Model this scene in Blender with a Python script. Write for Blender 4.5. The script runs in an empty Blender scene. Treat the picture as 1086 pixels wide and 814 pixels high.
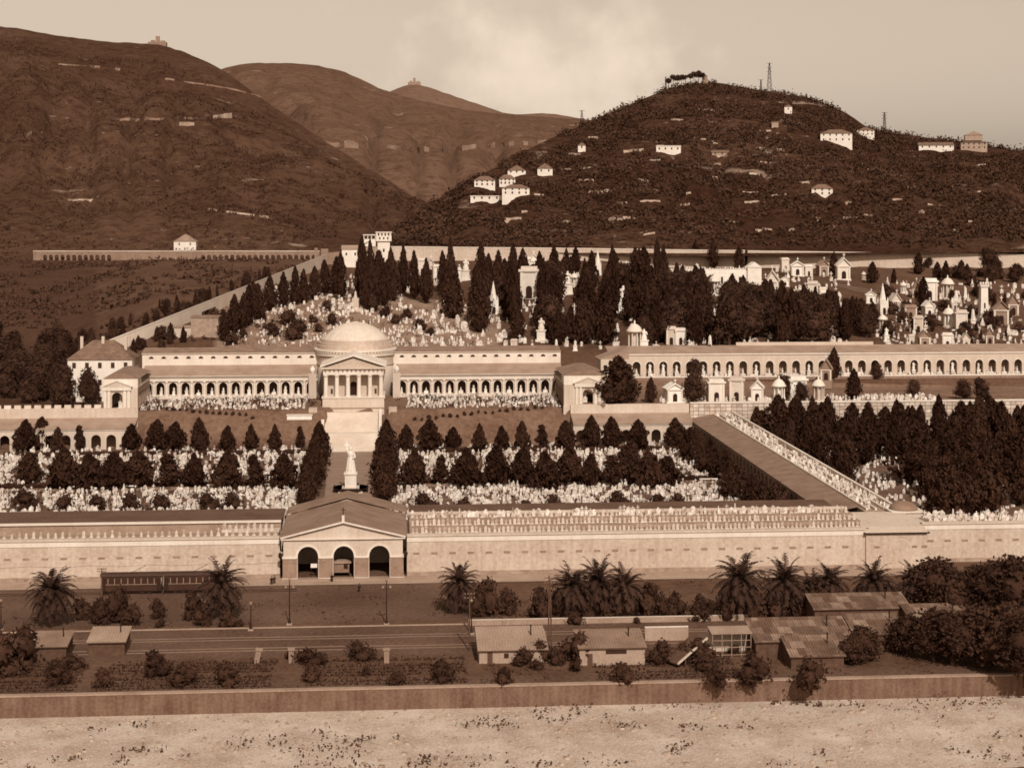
import bpy, math, random
import numpy as np
from mathutils import Vector, noise as mn

R = math.radians
rnd = random.Random(7)
rng = np.random.default_rng(7)
scene = bpy.context.scene
COL = scene.collection

# ------------------------------------------------------------------ camera model (a level view camera, turned 4.2 degrees to the right)
YAW = R(4.2); F = 1700.0; HZ = 230.0; H = 76.8; W0 = 1086.0; CX = 543.0
SY, CY = math.sin(YAW), math.cos(YAW)

def pt(px, t):                     # bearing (as a photo column) and distance -> ground X, Y
    u = (px - CX) / F
    return ((SY + CY * u) * t, (CY - SY * u) * t)
def xat(px, Y):                    # X where the bearing crosses the line Y = const
    u = (px - CX) / F
    return Y * (SY + CY * u) / (CY - SY * u)
def dep(X, Y): return X * SY + Y * CY
def zat(py, t): return H - (py - HZ) * t / F
def pxof(X, Y): return CX + F * (X * CY - Y * SY) / dep(X, Y)
def pyof(z, t): return HZ + F * (H - z) / t

# ------------------------------------------------------------------ tones: everything in the place is toned brown
def sep(g):
    g = max(g, 0.002)
    xs = [math.log(v) for v in (0.004, 0.012, 0.061, 0.376, 0.83)]
    x = math.log(g)
    fr = np.interp(x, xs, [2.85, 2.5, 1.9, 1.30, 1.07])
    fb = np.interp(x, xs, [0.54, 0.57, 0.63, 0.78, 0.91])
    return (min(g * fr, 0.95), g, g * fb, 1.0)

MATS = {}
def nt(m):
    m.use_nodes = True
    n = m.node_tree.nodes; l = m.node_tree.links
    return n, l, n['Principled BSDF']
def mat(name, v, var=0.25, scale=0.35, fine=4.0, rough=0.9, streak=0.0, bump=0.15, coords='obj', rand=0.0, spec=0.2):
    m = bpy.data.materials.new(name); n, l, b = nt(m)
    b.inputs['Roughness'].default_value = rough
    b.inputs['Specular IOR Level'].default_value = spec
    if coords == 'obj':
        tc = n.new('ShaderNodeTexCoord'); co = tc.outputs['Object']
    else:
        tc = n.new('ShaderNodeNewGeometry'); co = tc.outputs['Position']
    a = n.new('ShaderNodeTexNoise'); a.inputs['Scale'].default_value = scale; a.inputs['Detail'].default_value = 5
    c = n.new('ShaderNodeTexNoise'); c.inputs['Scale'].default_value = fine; c.inputs['Detail'].default_value = 4
    l.new(co, a.inputs['Vector']); l.new(co, c.inputs['Vector'])
    ad = n.new('ShaderNodeMath'); ad.operation = 'ADD'
    l.new(a.outputs['Fac'], ad.inputs[0]); l.new(c.outputs['Fac'], ad.inputs[1])
    fac = ad.outputs[0]; lo, hi = 0.72, 1.28
    if streak:
        mp = n.new('ShaderNodeMapping'); mp.inputs['Scale'].default_value = (1.2, 1.2, 0.07)
        l.new(co, mp.inputs['Vector'])
        s = n.new('ShaderNodeTexNoise'); s.inputs['Scale'].default_value = 1.0; s.inputs['Detail'].default_value = 6
        l.new(mp.outputs[0], s.inputs['Vector'])
        s2 = n.new('ShaderNodeMath'); s2.operation = 'MULTIPLY_ADD'; s2.inputs[1].default_value = streak; 
        l.new(s.outputs['Fac'], s2.inputs[0]); l.new(fac, s2.inputs[2]); fac = s2.outputs[0]
        lo += streak * .4; hi += streak * .6
    if rand:
        oi = n.new('ShaderNodeObjectInfo'); r2 = n.new('ShaderNodeMath'); r2.operation = 'MULTIPLY_ADD'
        r2.inputs[1].default_value = rand; l.new(oi.outputs['Random'], r2.inputs[0]); l.new(fac, r2.inputs[2]); fac = r2.outputs[0]
        hi += rand
    mr = n.new('ShaderNodeMapRange'); mr.inputs[1].default_value = lo; mr.inputs[2].default_value = hi
    l.new(fac, mr.inputs[0])
    mx = n.new('ShaderNodeMix'); mx.data_type = 'RGBA'
    mx.inputs[6].default_value = sep(v * (1 - var)); mx.inputs[7].default_value = sep(min(v * (1 + var), .88))
    l.new(mr.outputs[0], mx.inputs[0]); l.new(mx.outputs[2], b.inputs['Base Color'])
    if bump:
        bp = n.new('ShaderNodeBump'); bp.inputs['Strength'].default_value = bump; bp.inputs['Distance'].default_value = 0.1
        l.new(c.outputs['Fac'], bp.inputs['Height']); l.new(bp.outputs[0], b.inputs['Normal'])
    MATS[name] = m
    return m
def brickmat(name, v, mortar, w, h, sz=0.05, axis='xz', var=.2, off=0.5):
    m = bpy.data.materials.new(name); n, l, b = nt(m); b.inputs['Roughness'].default_value = .9
    b.inputs['Specular IOR Level'].default_value = .2
    tc = n.new('ShaderNodeTexCoord'); sp = n.new('ShaderNodeSeparateXYZ'); cb = n.new('ShaderNodeCombineXYZ')
    l.new(tc.outputs['Object'], sp.inputs[0])
    l.new(sp.outputs['X' if axis[0] == 'x' else 'Y'], cb.inputs[0]); l.new(sp.outputs['Z' if axis[1] == 'z' else 'Y'], cb.inputs[1])
    br = n.new('ShaderNodeTexBrick'); br.offset = off
    br.inputs['Color1'].default_value = sep(v * (1 - var)); br.inputs['Color2'].default_value = sep(v * (1 + var)); br.inputs['Mortar'].default_value = sep(mortar)
    br.inputs['Scale'].default_value = 1; br.inputs['Mortar Size'].default_value = sz
    br.inputs['Brick Width'].default_value = w; br.inputs['Row Height'].default_value = h
    l.new(cb.outputs[0], br.inputs['Vector'])
    nz = n.new('ShaderNodeTexNoise'); nz.inputs['Scale'].default_value = .5; nz.inputs['Detail'].default_value = 6
    l.new(tc.outputs['Object'], nz.inputs['Vector'])
    mr = n.new('ShaderNodeMapRange'); mr.inputs[1].default_value = .3; mr.inputs[2].default_value = .7; mr.inputs[3].default_value = .7; mr.inputs[4].default_value = 1.15
    l.new(nz.outputs['Fac'], mr.inputs[0])
    mx = n.new('ShaderNodeMix'); mx.data_type = 'RGBA'; mx.blend_type = 'MULTIPLY'; mx.inputs[0].default_value = 1
    l.new(br.outputs[0], mx.inputs[6]); l.new(mr.outputs[0], mx.inputs[7]); l.new(mx.outputs[2], b.inputs['Base Color'])
    MATS[name] = m; return m
def hillmat(name, v0, v1, pale, dot=0.12, palethr=.62, haze=0.0, terr=.06):
    m = bpy.data.materials.new(name); n, l, b = nt(m); b.inputs['Roughness'].default_value = 1.0
    b.inputs['Specular IOR Level'].default_value = 0.0
    g = n.new('ShaderNodeNewGeometry'); co = g.outputs['Position']
    def tex(kind, sc, det=5, scl=None, rough=.6):
        t = n.new(kind)
        t.inputs['Scale'].default_value = sc
        if kind == 'ShaderNodeTexNoise': t.inputs['Detail'].default_value = det; t.inputs['Roughness'].default_value = rough
        v = co
        if scl:
            mp = n.new('ShaderNodeMapping'); mp.inputs['Scale'].default_value = scl; l.new(co, mp.inputs['Vector']); v = mp.outputs[0]
        l.new(v, t.inputs['Vector']); return t
    def ramp(src, a, c):
        r = n.new('ShaderNodeMapRange'); r.inputs[1].default_value = a; r.inputs[2].default_value = c; l.new(src, r.inputs[0]); return r.outputs[0]
    def mix(f, A, B):
        x = n.new('ShaderNodeMix'); x.data_type = 'RGBA'
        for s, k in ((f, 0), (A, 6), (B, 7)):
            if hasattr(s, 'links'): l.new(s, x.inputs[k])
            else: x.inputs[k].default_value = s
        return x.outputs[2]
    def mul(p, q):
        x = n.new('ShaderNodeMath'); x.operation = 'MULTIPLY'
        for s, k in ((p, 0), (q, 1)):
            if hasattr(s, 'links'): l.new(s, x.inputs[k])
            else: x.inputs[k].default_value = s
        return x.outputs[0]
    big = tex('ShaderNodeTexNoise', .006, 8); mid = tex('ShaderNodeTexNoise', .05, 6, rough=.7); fine = tex('ShaderNodeTexNoise', dot, 6, rough=.75)
    c = mix(ramp(big.outputs['Fac'], .36, .64), sep(v0), sep(v1))
    c = mix(mul(ramp(mid.outputs['Fac'], .50, .60), .55), c, sep(v0 * .55))
    c = mix(mul(ramp(fine.outputs['Fac'], .50, .62), .75), c, sep(v0 * .38))
    te = tex('ShaderNodeTexNoise', 1.0, 4, (.012, .012, terr * 1.6)); msk = tex('ShaderNodeTexNoise', .011, 5)
    f = mul(ramp(te.outputs['Fac'], palethr, palethr + .05), ramp(msk.outputs['Fac'], .5, .58))
    sp = tex('ShaderNodeTexNoise', .16, 3, (1, 1, 1.8)); f2 = mul(ramp(sp.outputs['Fac'], palethr + .03, palethr + .08), ramp(msk.outputs['Fac'], .46, .6))
    c = mix(mul(f, .8), c, sep(pale)); c = mix(mul(f2, .8), c, sep(pale))
    if haze: c = mix(haze, c, sep(.11))  # aerial haze of distance mixed straight into the base colour
    l.new(c, b.inputs['Base Color'])
    ad = n.new('ShaderNodeMath'); ad.operation = 'ADD'; l.new(mid.outputs['Fac'], ad.inputs[0]); l.new(fine.outputs['Fac'], ad.inputs[1])
    bp = n.new('ShaderNodeBump'); bp.inputs['Strength'].default_value = .7; bp.inputs['Distance'].default_value = 6
    l.new(ad.outputs[0], bp.inputs['Height']); l.new(bp.outputs[0], b.inputs['Normal'])
    MATS[name] = m; return m

M = dict(
    plaster=mat('pale_plaster', .40, .16, .12, 2.0, streak=.8, coords='geo'),
    wall=mat('rendered_wall', .35, .24, .09, 1.6, streak=.7, coords='geo'),
    cornice=mat('cornice_stone', .52, .15, .2, 3.0, streak=.6, coords='geo'),
    marble=mat('white_marble', .60, .26, .5, 4.0, rand=.6, bump=.05, streak=.5),
    stele=mat('old_stele_marble', .36, .5, .6, 3.0, rand=.9, streak=.5),
    marble2=mat('weathered_marble', .46, .30, .6, 5.0, rand=.6, streak=.5),
    greystone=mat('grey_stone', .17, .3, .3, 3.0, streak=.6, rand=.3),
    piers=mat('rusticated_piers', .17, .25, .5, 5.0, bump=.5),
    step=mat('stair_stone', .47, .15, .2, 2.5, coords='geo'),
    dome=mat('dome_lead', .46, .15, .25, 2.0, streak=.5),
    roofdark=mat('dark_flat_roof', .06, .3, .2, 3.0, coords='geo', bump=.4),
    roof=mat('slate_roof', .14, .3, .25, 4.0, bump=.5, coords='geo'),
    roofpale=mat('pale_tile_roof', .20, .25, .2, 3.0, bump=.5, coords='geo'),
    tile=brickmat('tile_roof', .15, .06, .35, .5, .06, 'xy'),
    rust=brickmat('corrugated_sheet', .12, .05, 1.3, 2.4, .04, 'xy', var=.5, off=.35),
    shade=mat('inner_wall_shade', .05, .4, .5, 3), dark=mat('dark_interior', .012, .3), black=mat('dark_metal', .012, .4, 2, rough=.6),
    glass=mat('dark_window', .02, .3, rough=.3, spec=.5),
    wood=mat('weathered_wood', .05, .4, 1, 8),
    tram=mat('tram_paint', .022, .3, .6, 4, rough=.5), tramtrim=mat('tram_trim', .16, .2),
    bank=mat('grass_bank', .09, .35, .15, 1.6, coords='geo', bump=.4),
    court=mat('court_earth', .075, .35, .2, 2.0, coords='geo', bump=.3),
    path=mat('gravel_path', .17, .2, .2, 3.0, coords='geo'),
    road=mat('dirt_road', .058, .4, .06, 1.2, coords='geo', bump=.3),
    pave=mat('pale_pavement', .22, .2, .2, 2.0, coords='geo'),
    gravel=mat('river_gravel', .34, .35, .15, 3.0, coords='geo', bump=.8),
    niche=brickmat('niche_wall', .42, .10, 1.9, 1.25, .09, var=.25, off=0.0),
    ashlar=brickmat('ashlar_wall', .24, .15, 1.6, .6, .03, var=.12),
    retain=mat('retaining_wall', .15, .3, .2, 2.0, streak=.9, coords='geo'),
    bankwall=mat('river_wall', .085, .4, .25, 2.0, streak=1.2, coords='geo'),
    topwall=mat('boundary_wall', .36, .22, .08, 1.0, streak=.6, coords='geo'),
    cyp=mat('cypress_foliage', .018, .55, .6, 3.0, rand=.6, bump=0, spec=.05),
    leaf=mat('broad_foliage', .022, .55, .6, 3.0, rand=.6, bump=0, spec=.1),
    leaf2=mat('olive_foliage', .034, .55, .5, 3.0, rand=.5, bump=0, spec=.1, coords='geo'),
    leafhill=mat('hill_scrub_foliage', .031, .55, .05, 2.0, bump=0, spec=.05, coords='geo'),
    palm=mat('palm_frond', .022, .5, .8, 4.0, rand=.4, bump=0, spec=.2),
    bark=mat('bark', .035, .4, 1, 8), palmbark=mat('palm_bark', .05, .4, 1, 8),
    skin=mat('skin', .25, .1), cloth=mat('dark_cloth', .012, .3), cloth2=mat('grey_cloth', .03, .3),
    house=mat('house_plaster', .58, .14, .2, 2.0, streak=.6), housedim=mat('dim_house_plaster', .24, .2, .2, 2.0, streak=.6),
    canvas=mat('wagon_paint', .13, .25, 1, 4), scar=mat('bare_earth_scar', .13, .45, .05, .6, coords='geo', bump=.6), rock=mat('pale_rock', .24, .4, .1, 1.0, coords='geo', bump=.6),
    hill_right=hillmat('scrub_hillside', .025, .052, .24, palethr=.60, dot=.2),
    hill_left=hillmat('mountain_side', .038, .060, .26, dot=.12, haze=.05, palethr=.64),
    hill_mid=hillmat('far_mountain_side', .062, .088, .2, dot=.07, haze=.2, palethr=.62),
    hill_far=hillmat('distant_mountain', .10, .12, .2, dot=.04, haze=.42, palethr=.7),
    hill_low=hillmat('valley_side', .028, .06, .20, dot=.2, palethr=.60),
    water=mat('shallow_water', .05, .2, .3, 2, rough=.1, spec=.6),
)

# ------------------------------------------------------------------ mesh helpers
def tag(o, label=None, cat=None, group=None, kind=None):
    if label: o['label'] = label
    if cat: o['category'] = cat
    if group: o['group'] = group
    if kind: o['kind'] = kind
    return o
def thing(name, label, cat, loc=(0, 0, 0), rz=0, group=None):
    o = bpy.data.objects.new(name, None); COL.objects.link(o); o.empty_display_size = .5
    o.location = loc; o.rotation_euler = (0, 0, rz)
    return tag(o, label, cat, group)

class MB:
    def __init__(s): s.v = []; s.f = []
    def add(s, vs, fs):
        k = len(s.v); s.v += [tuple(p) for p in vs]; s.f += [tuple(i + k for i in f) for f in fs]; return s
    def box(s, x0, x1, y0, y1, z0, z1):
        return s.add([(x0,y0,z0),(x1,y0,z0),(x1,y1,z0),(x0,y1,z0),(x0,y0,z1),(x1,y0,z1),(x1,y1,z1),(x0,y1,z1)],
                     [(0,3,2,1),(4,5,6,7),(0,1,5,4),(1,2,6,5),(2,3,7,6),(3,0,4,7)])
    def prism(s, poly, a0, a1, axis='y'):           # polygon in the plane across the axis
        n = len(poly)
        def P(p, a): return (p[0], a, p[1]) if axis == 'y' else ((a, p[0], p[1]) if axis == 'x' else (p[0], p[1], a))
        return s.add([P(p, a0) for p in poly] + [P(p, a1) for p in poly],
                     [tuple(range(n))[::-1], tuple(range(n, 2 * n))] + [(i, (i + 1) % n, n + (i + 1) % n, n + i) for i in range(n)])
    def lathe(s, prof, seg=16, cx=0, cy=0, a0=0, a1=2 * math.pi):     # profile of (r, z)
        full = abs(a1 - a0 - 2 * math.pi) < 1e-6; m = seg if full else seg + 1
        vs = []
        for r, z in prof:
            for i in range(m):
                a = a0 + (a1 - a0) * i / seg; vs.append((cx + r * math.cos(a), cy + r * math.sin(a), z))
        fs = []
        for j in range(len(prof) - 1):
            for i in range(seg):
                i2 = (i + 1) % m; fs.append((j * m + i, j * m + i2, (j + 1) * m + i2, (j + 1) * m + i))
        if full: fs += [tuple(range(m))[::-1], tuple((len(prof) - 1) * m + i for i in range(m))]
        return s.add(vs, fs)
    def tube(s, p, q, r0, r1=None, seg=6):
        r1 = r0 if r1 is None else r1
        p, q = Vector(p), Vector(q); d = (q - p).normalized()
        a = d.orthogonal().normalized(); b = d.cross(a)
        vs = []
        for c, r in ((p, r0), (q, r1)):
            for i in range(seg):
                t = 2 * math.pi * i / seg; vs.append(tuple(c + a * (r * math.cos(t)) + b * (r * math.sin(t))))
        return s.add(vs, [(i, (i + 1) % seg, seg + (i + 1) % seg, seg + i) for i in range(seg)] + [tuple(range(seg))[::-1], tuple(range(seg, 2 * seg))])
    def arches(s, x0, x1, z0, z1, y, th, ops, n=10):  # wall along x with round-headed openings (centre, half width, springing z)
        ops = sorted(ops); a = x0
        for cx, hw, zs in ops:
            if cx - hw > a + 1e-4: s.box(a, cx - hw, y, y + th, z0, z1)
            a = cx + hw
            for i in range(n):
                t0, t1 = math.pi * (1 - i / n), math.pi * (1 - (i + 1) / n)
                xa, za = cx + hw * math.cos(t0), zs + hw * math.sin(t0); xb, zb = cx + hw * math.cos(t1), zs + hw * math.sin(t1)
                s.add([(xa,y,za),(xb,y,zb),(xb,y,z1),(xa,y,z1),(xa,y+th,za),(xb,y+th,zb),(xb,y+th,z1),(xa,y+th,z1)],
                      [(0,1,2,3),(5,4,7,6),(4,5,1,0),(3,2,6,7)])
        if x1 > a + 1e-4: s.box(a, x1, y, y + th, z0, z1)
        return s
    def ring(s, cx, z, y, r0, r1, th, n=12, a0=0, a1=math.pi):  # archivolt standing proud of a wall
        for i in range(n):
            t0, t1 = a0 + (a1 - a0) * i / n, a0 + (a1 - a0) * (i + 1) / n
            P = [(cx + r * math.cos(t), z + r * math.sin(t)) for r, t in ((r0, t0), (r1, t0), (r1, t1), (r0, t1))]
            s.add([(p[0], y, p[1]) for p in P] + [(p[0], y + th, p[1]) for p in P], [(0,1,2,3),(7,6,5,4),(1,5,6,2),(0,3,7,4),(0,4,5,1),(3,2,6,7)])
        return s
    def shift(s, dx=0, dy=0, dz=0): s.v = [(x + dx, y + dy, z + dz) for x, y, z in s.v]; return s
    def mapv(s, fn): s.v = [fn(*p) for p in s.v]; return s
    def mesh(s, name, m):
        me = bpy.data.meshes.new(name); me.from_pydata(s.v, [], s.f); me.validate()
        import bmesh
        bm = bmesh.new(); bm.from_mesh(me); bmesh.ops.recalc_face_normals(bm, faces=bm.faces); bm.to_mesh(me); bm.free()
        me.materials.append(m); return me
    def build(s, name, m, parent=None): return put(name, s.mesh(name, m), parent)
def put(name, me, parent=None, loc=(0, 0, 0), rz=0, scale=None):
    o = bpy.data.objects.new(name, me); COL.objects.link(o); o.parent = parent; o.location = loc; o.rotation_euler = (0, 0, rz)
    if scale: o.scale = scale
    return o
def npmesh(name, V, Q, m):          # fast mesh of quads / triangles from arrays
    me = bpy.data.meshes.new(name); V = np.asarray(V, np.float32); Q = np.asarray(Q, np.int32); k = Q.shape[1]
    me.vertices.add(len(V)); me.vertices.foreach_set('co', V.ravel())
    me.loops.add(Q.size); me.loops.foreach_set('vertex_index', Q.ravel())
    me.polygons.add(len(Q)); me.polygons.foreach_set('loop_start', np.arange(0, Q.size, k, dtype=np.int32))
    me.update(calc_edges=True); me.validate(); me.materials.append(m); return me
def smooth(me):
    me.polygons.foreach_set('use_smooth', np.ones(len(me.polygons), bool)); return me
def leaves(C, size, jit=.4, stretch=1.0):      # a leaf-clump quad at each centre, turned at random
    n = len(C); a = rng.normal(size=(n, 3)); a /= np.linalg.norm(a, axis=1)[:, None]
    b = rng.normal(size=(n, 3)); b -= (a * b).sum(1)[:, None] * a; b /= np.linalg.norm(b, axis=1)[:, None]
    s = size * (1 + jit * rng.uniform(-1, 1, n))[:, None]
    if stretch != 1: a = a * .6 + np.array([0, 0, .7]); 
    a = a * s * stretch; b = b * s * .7
    C = np.asarray(C)
    V = np.stack([C - a * .5 - b * .25, C + b * .5 - a * .1, C + a * .55 + b * .1, C - b * .5 + a * .1], 1).reshape(-1, 3)
    return V, np.arange(n * 4).reshape(-1, 4)

# things built once and set down many times: kind = name, category, parts [(part name, mesh, [(sub name, sub mesh)])]
def spawn(kind, loc, rz=0, s=1.0, label=None, group=None):
    t = thing(kind[0], label, kind[1], loc, rz, group); t.scale = s if isinstance(s, tuple) else (s, s, s)
    for p in kind[2]:
        o = put(p[0], p[1], t)
        for q in (p[2] if len(p) > 2 else []): put(q[0], q[1], o)
    return t

# ------------------------------------------------------------------ terrain
LEFT = [(0,0),(545,0),(547.2,11.0),(600,11.5),(640,14),(700,20),(800,30),(900,37),(1060,45),(1100,50),(1400,60),(20000,40)]
CEN = [(0,0),(537.5,0),(551,10.9),(572,12.4),(605,14),(632,23.5),(650,26),(720,36.5),(800,43.5),(900,52),(907,52),(935,46),(1060,46),(1100,50),(1400,60),(20000,40)]
RGT = [(0,0),(545,0),(547.2,12.6),(590,13),(599,15.8),(611,15.9),(612.5,25.5),(640,28),(720,35.5),(800,42.5),(880,47.5),(960,50),(1400,60),(20000,40)]
def prof(tab, t): return float(np.interp(t, [a for a, b in tab], [b for a, b in tab]))
def mixp(k, a, b): k = max(0, min(1, k)); return a * (1 - k) + b * k
def gz(px, t):
    if t <= 520: return 0.0
    Y = pt(px, t)[1]; Y = mixp((Y - 640) / 200, Y, t)
    c = prof(CEN, Y)
    if abs(px - 377) < 33 and Y < 556: c = max(0, min(c - 2.5, (Y - 530) * .36 - 1.5))
    if px <= 380: z = mixp((px - 138) / 14 if Y < 605 else (px - 60) / 110, prof(LEFT, Y), c)
    else: z = mixp((px - 597) / 10 if Y < 605 else (px - 640) / 25, c, prof(RGT, Y))
    if 610 < t < 900 and 230 < px < 530: # the round burial mound behind the rotunda
        z += 3.0 * max(0, 1 - ((px - 377) / 135) ** 2) * max(0, 1 - ((t - 700) / 90) ** 2)
    if t > 630: z += min(1, (t - 630) / 100) * 1.2 * mn.noise(Vector((px * .03, t * .02, 0)))
    return z
def ground(px, py, tmin=300, tmax=930):  # where the ground is seen at that bearing and dip
    t = tmin
    while t < tmax:
        if pyof(gz(px, t), t) <= py: break
        t += 1.0
    X, Y = pt(px, t); return X, Y, gz(px, t), t

def sheet(name, pxs, ts, fz, m, tone=None):
    V = np.zeros((len(ts), len(pxs), 3)); T = []
    for i, t in enumerate(ts):
        for j, p in enumerate(pxs):
            X, Y = pt(p, t); z = fz(p, t); V[i, j] = (X, Y, z)
            if tone: T.append(tone(p, t))
    a = np.arange(len(ts) * len(pxs)).reshape(len(ts), len(pxs))
    Q = np.stack([a[:-1, :-1], a[:-1, 1:], a[1:, 1:], a[1:, :-1]], -1).reshape(-1, 4)
    me = smooth(npmesh(name, V.reshape(-1, 3), Q, m))
    if tone:
        at = me.attributes.new('tone', 'FLOAT', 'POINT'); at.data.foreach_set('value', np.array(T, np.float32))
    return tag(put(name, me), kind='structure')

def groundmat():
    m = bpy.data.materials.new('ground_earth'); n, l, b = nt(m); b.inputs['Roughness'].default_value = 1; b.inputs['Specular IOR Level'].default_value = .05
    at = n.new('ShaderNodeAttribute'); at.attribute_name = 'tone'
    g = n.new('ShaderNodeNewGeometry')
    a = n.new('ShaderNodeTexNoise'); a.inputs['Scale'].default_value = .06; a.inputs['Detail'].default_value = 8; a.inputs['Roughness'].default_value = .7
    c = n.new('ShaderNodeTexNoise'); c.inputs['Scale'].default_value = .6; c.inputs['Detail'].default_value = 6; c.inputs['Roughness'].default_value = .7
    l.new(g.outputs['Position'], a.inputs[0]); l.new(g.outputs['Position'], c.inputs[0])
    ad = n.new('ShaderNodeMath'); ad.operation = 'ADD'; l.new(a.outputs['Fac'], ad.inputs[0]); l.new(c.outputs['Fac'], ad.inputs[1])
    mr = n.new('ShaderNodeMapRange'); mr.inputs[1].default_value = .7; mr.inputs[2].default_value = 1.3; mr.inputs[3].default_value = .5; mr.inputs[4].default_value = 1.5
    l.new(ad.outputs[0], mr.inputs[0])
    mu = n.new('ShaderNodeMath'); mu.operation = 'MULTIPLY'; l.new(at.outputs['Fac'], mu.inputs[0]); l.new(mr.outputs[0], mu.inputs[1])
    rp = n.new('ShaderNodeValToRGB'); e = rp.color_ramp.elements
    e[0].position = 0; e[0].color = sep(.004); e[1].position = .6; e[1].color = sep(.6)
    for v in (.012, .03, .061, .12, .2, .35):
        k = e.new(v); k.color = sep(v)
    l.new(mu.outputs[0], rp.inputs[0]); l.new(rp.outputs[0], b.inputs['Base Color'])
    bp = n.new('ShaderNodeBump'); bp.inputs['Strength'].default_value = .5; bp.inputs['Distance'].default_value = .6
    l.new(c.outputs['Fac'], bp.inputs['Height']); l.new(bp.outputs[0], b.inputs['Normal'])
    return m
def gtone(px, t):
    if t < 536: return .062
    if px < 100: return .035
    if 140 < px < 660 and t < 556: return .088
    if t < 605: return .11
    if 230 < px < 530 and 610 < t < 735: return .15
    if px < 380: return .05
    if px > 925: return .06
    return .05
pxs = [-3500, -2500, -1700, -1000, -600, -380] + list(np.arange(-230, 1320, 7.0)) + [1450, 1700, 2200, 2900, 3700, 4700]
ts = [-200, 60, 150, 200, 230, 240] + list(np.arange(246, 284, 1.0)) + [290, 310, 330, 345, 370, 400, 430, 460, 490, 515, 530] + list(np.arange(536, 616, 1.0)) + list(np.arange(616, 960, 4.0)) + [980, 1040, 1100, 1200, 1400, 1900, 3000, 6000, 12000, 20000]
sheet('ground', pxs, ts, lambda p, t: (-3.2 if pt(p, t)[1] < 263.6 else gz(p, t)), groundmat(), gtone)

def skyl(tab): 
    a = [p for p, q in tab]; b = [q for p, q in tab]
    def f(px):
        s = 0
        for k in (-9, -3, 3, 9): s += np.interp(px + k, a, b)
        return s / 4
    return f
def hill(name, m, sky, p0, p1, step, foot_t, foot_py, ridge_t, rows, rough, exp=1.0, seed=0, lump=0.0, gully=0.0):
    fr = ridge_t if callable(ridge_t) else (lambda p: ridge_t)
    ff = foot_py if callable(foot_py) else (lambda p: foot_py)
    def hz(p, t):
        rt = fr(p); X, Y = pt(p, t)
        if t <= rt:
            k = (t - foot_t) / (rt - foot_t); k = max(k, -.05)
            base, top = zat(ff(p), foot_t), zat(sky(p), rt)
            s = k ** exp if k > 0 else k
            z = base + (top - base) * s
            w = max(0, min(1, k * 4)) * (1 - max(0, k) ** 3)
            z += w * rough * (mn.fractal(Vector((X, Y, seed)) / (rough * 7), 1.0, 2.0, 5) + lump * (abs(mn.noise(Vector((X, Y * .25, seed + 9)) / (rough * 9)) ) - .3))
            gl = abs(mn.noise(Vector((p * .021 + seed, t * .0006 + .3 * mn.noise(Vector((X / 260, Y / 260, 2))), seed)))); z -= gully * w * (max(0, 1 - gl * 4.5) ** 1.5)
            z += rough * .05 * mn.noise(Vector((X, Y, seed)) / (rough * .5)) * max(0, min(1, k))
            return z
        k = (t - rt) / rt
        top = zat(sky(p), rt)
        return top - (top - 30) * min(1, (k / .6)) ** 1.5
    us = list(np.arange(p0, p1, step))
    T = np.concatenate([np.linspace(-.03, 1, rows), 1 + np.array([.03, .08, .16, .3, .5, .8])])
    V = np.zeros((len(T), len(us), 3))
    for j, p in enumerate(us):
        rt = fr(p)
        for i, k in enumerate(T):
            t = foot_t + (rt - foot_t) * k if k <= 1 else rt * (1 + (k - 1) * .8)
            X, Y = pt(p, t); V[i, j] = (X, Y, hz(p, t))
    a = np.arange(V.shape[0] * V.shape[1]).reshape(V.shape[:2])
    Q = np.stack([a[:-1, :-1], a[:-1, 1:], a[1:, 1:], a[1:, :-1]], -1).reshape(-1, 4)
    me = smooth(npmesh(name, V.reshape(-1, 3), Q, m)); tag(put(name, me), kind='structure')
    def find(px, py):           # ground seen at that bearing and dip
        t = foot_t; rt = fr(px)
        while t < rt and pyof(hz(px, t), t) > py: t += 2.0
        X, Y = pt(px, t); return X, Y, hz(px, t), t
    return hz, find, fr
skyR = skyl([(380, 262), (410, 250), (440, 228), (470, 210), (500, 190), (530, 176), (560, 158), (600, 140), (620, 131), (650, 119), (680, 106), (705, 95), (720, 91), (740, 88), (760, 87), (800, 95), (850, 103), (875, 110), (900, 120), (920, 137), (950, 142), (1000, 148), (1040, 154), (1066, 158), (1200, 176), (1300, 200), (1500, 250)])
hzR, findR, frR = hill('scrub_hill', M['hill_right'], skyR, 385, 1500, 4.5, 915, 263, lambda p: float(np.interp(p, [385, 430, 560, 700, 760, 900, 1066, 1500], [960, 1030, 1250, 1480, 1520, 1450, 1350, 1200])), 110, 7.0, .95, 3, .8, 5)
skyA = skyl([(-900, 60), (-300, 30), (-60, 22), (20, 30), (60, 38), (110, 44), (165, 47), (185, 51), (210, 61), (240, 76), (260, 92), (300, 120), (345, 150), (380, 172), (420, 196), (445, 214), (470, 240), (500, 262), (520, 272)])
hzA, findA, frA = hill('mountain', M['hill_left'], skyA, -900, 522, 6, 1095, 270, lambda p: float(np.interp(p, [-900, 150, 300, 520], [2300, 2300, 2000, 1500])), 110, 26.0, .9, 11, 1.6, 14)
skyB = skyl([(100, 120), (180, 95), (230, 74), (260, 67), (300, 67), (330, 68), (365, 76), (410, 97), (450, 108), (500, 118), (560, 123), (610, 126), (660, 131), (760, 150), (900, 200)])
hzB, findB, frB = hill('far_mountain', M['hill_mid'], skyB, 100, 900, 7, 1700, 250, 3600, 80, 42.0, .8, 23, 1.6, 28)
skyC = skyl([(330, 140), (390, 106), (415, 97), (430, 90), (440, 88), (450, 91), (470, 98), (500, 108), (540, 122), (560, 121), (580, 119.5), (600, 123), (640, 130), (800, 160)])
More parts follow.
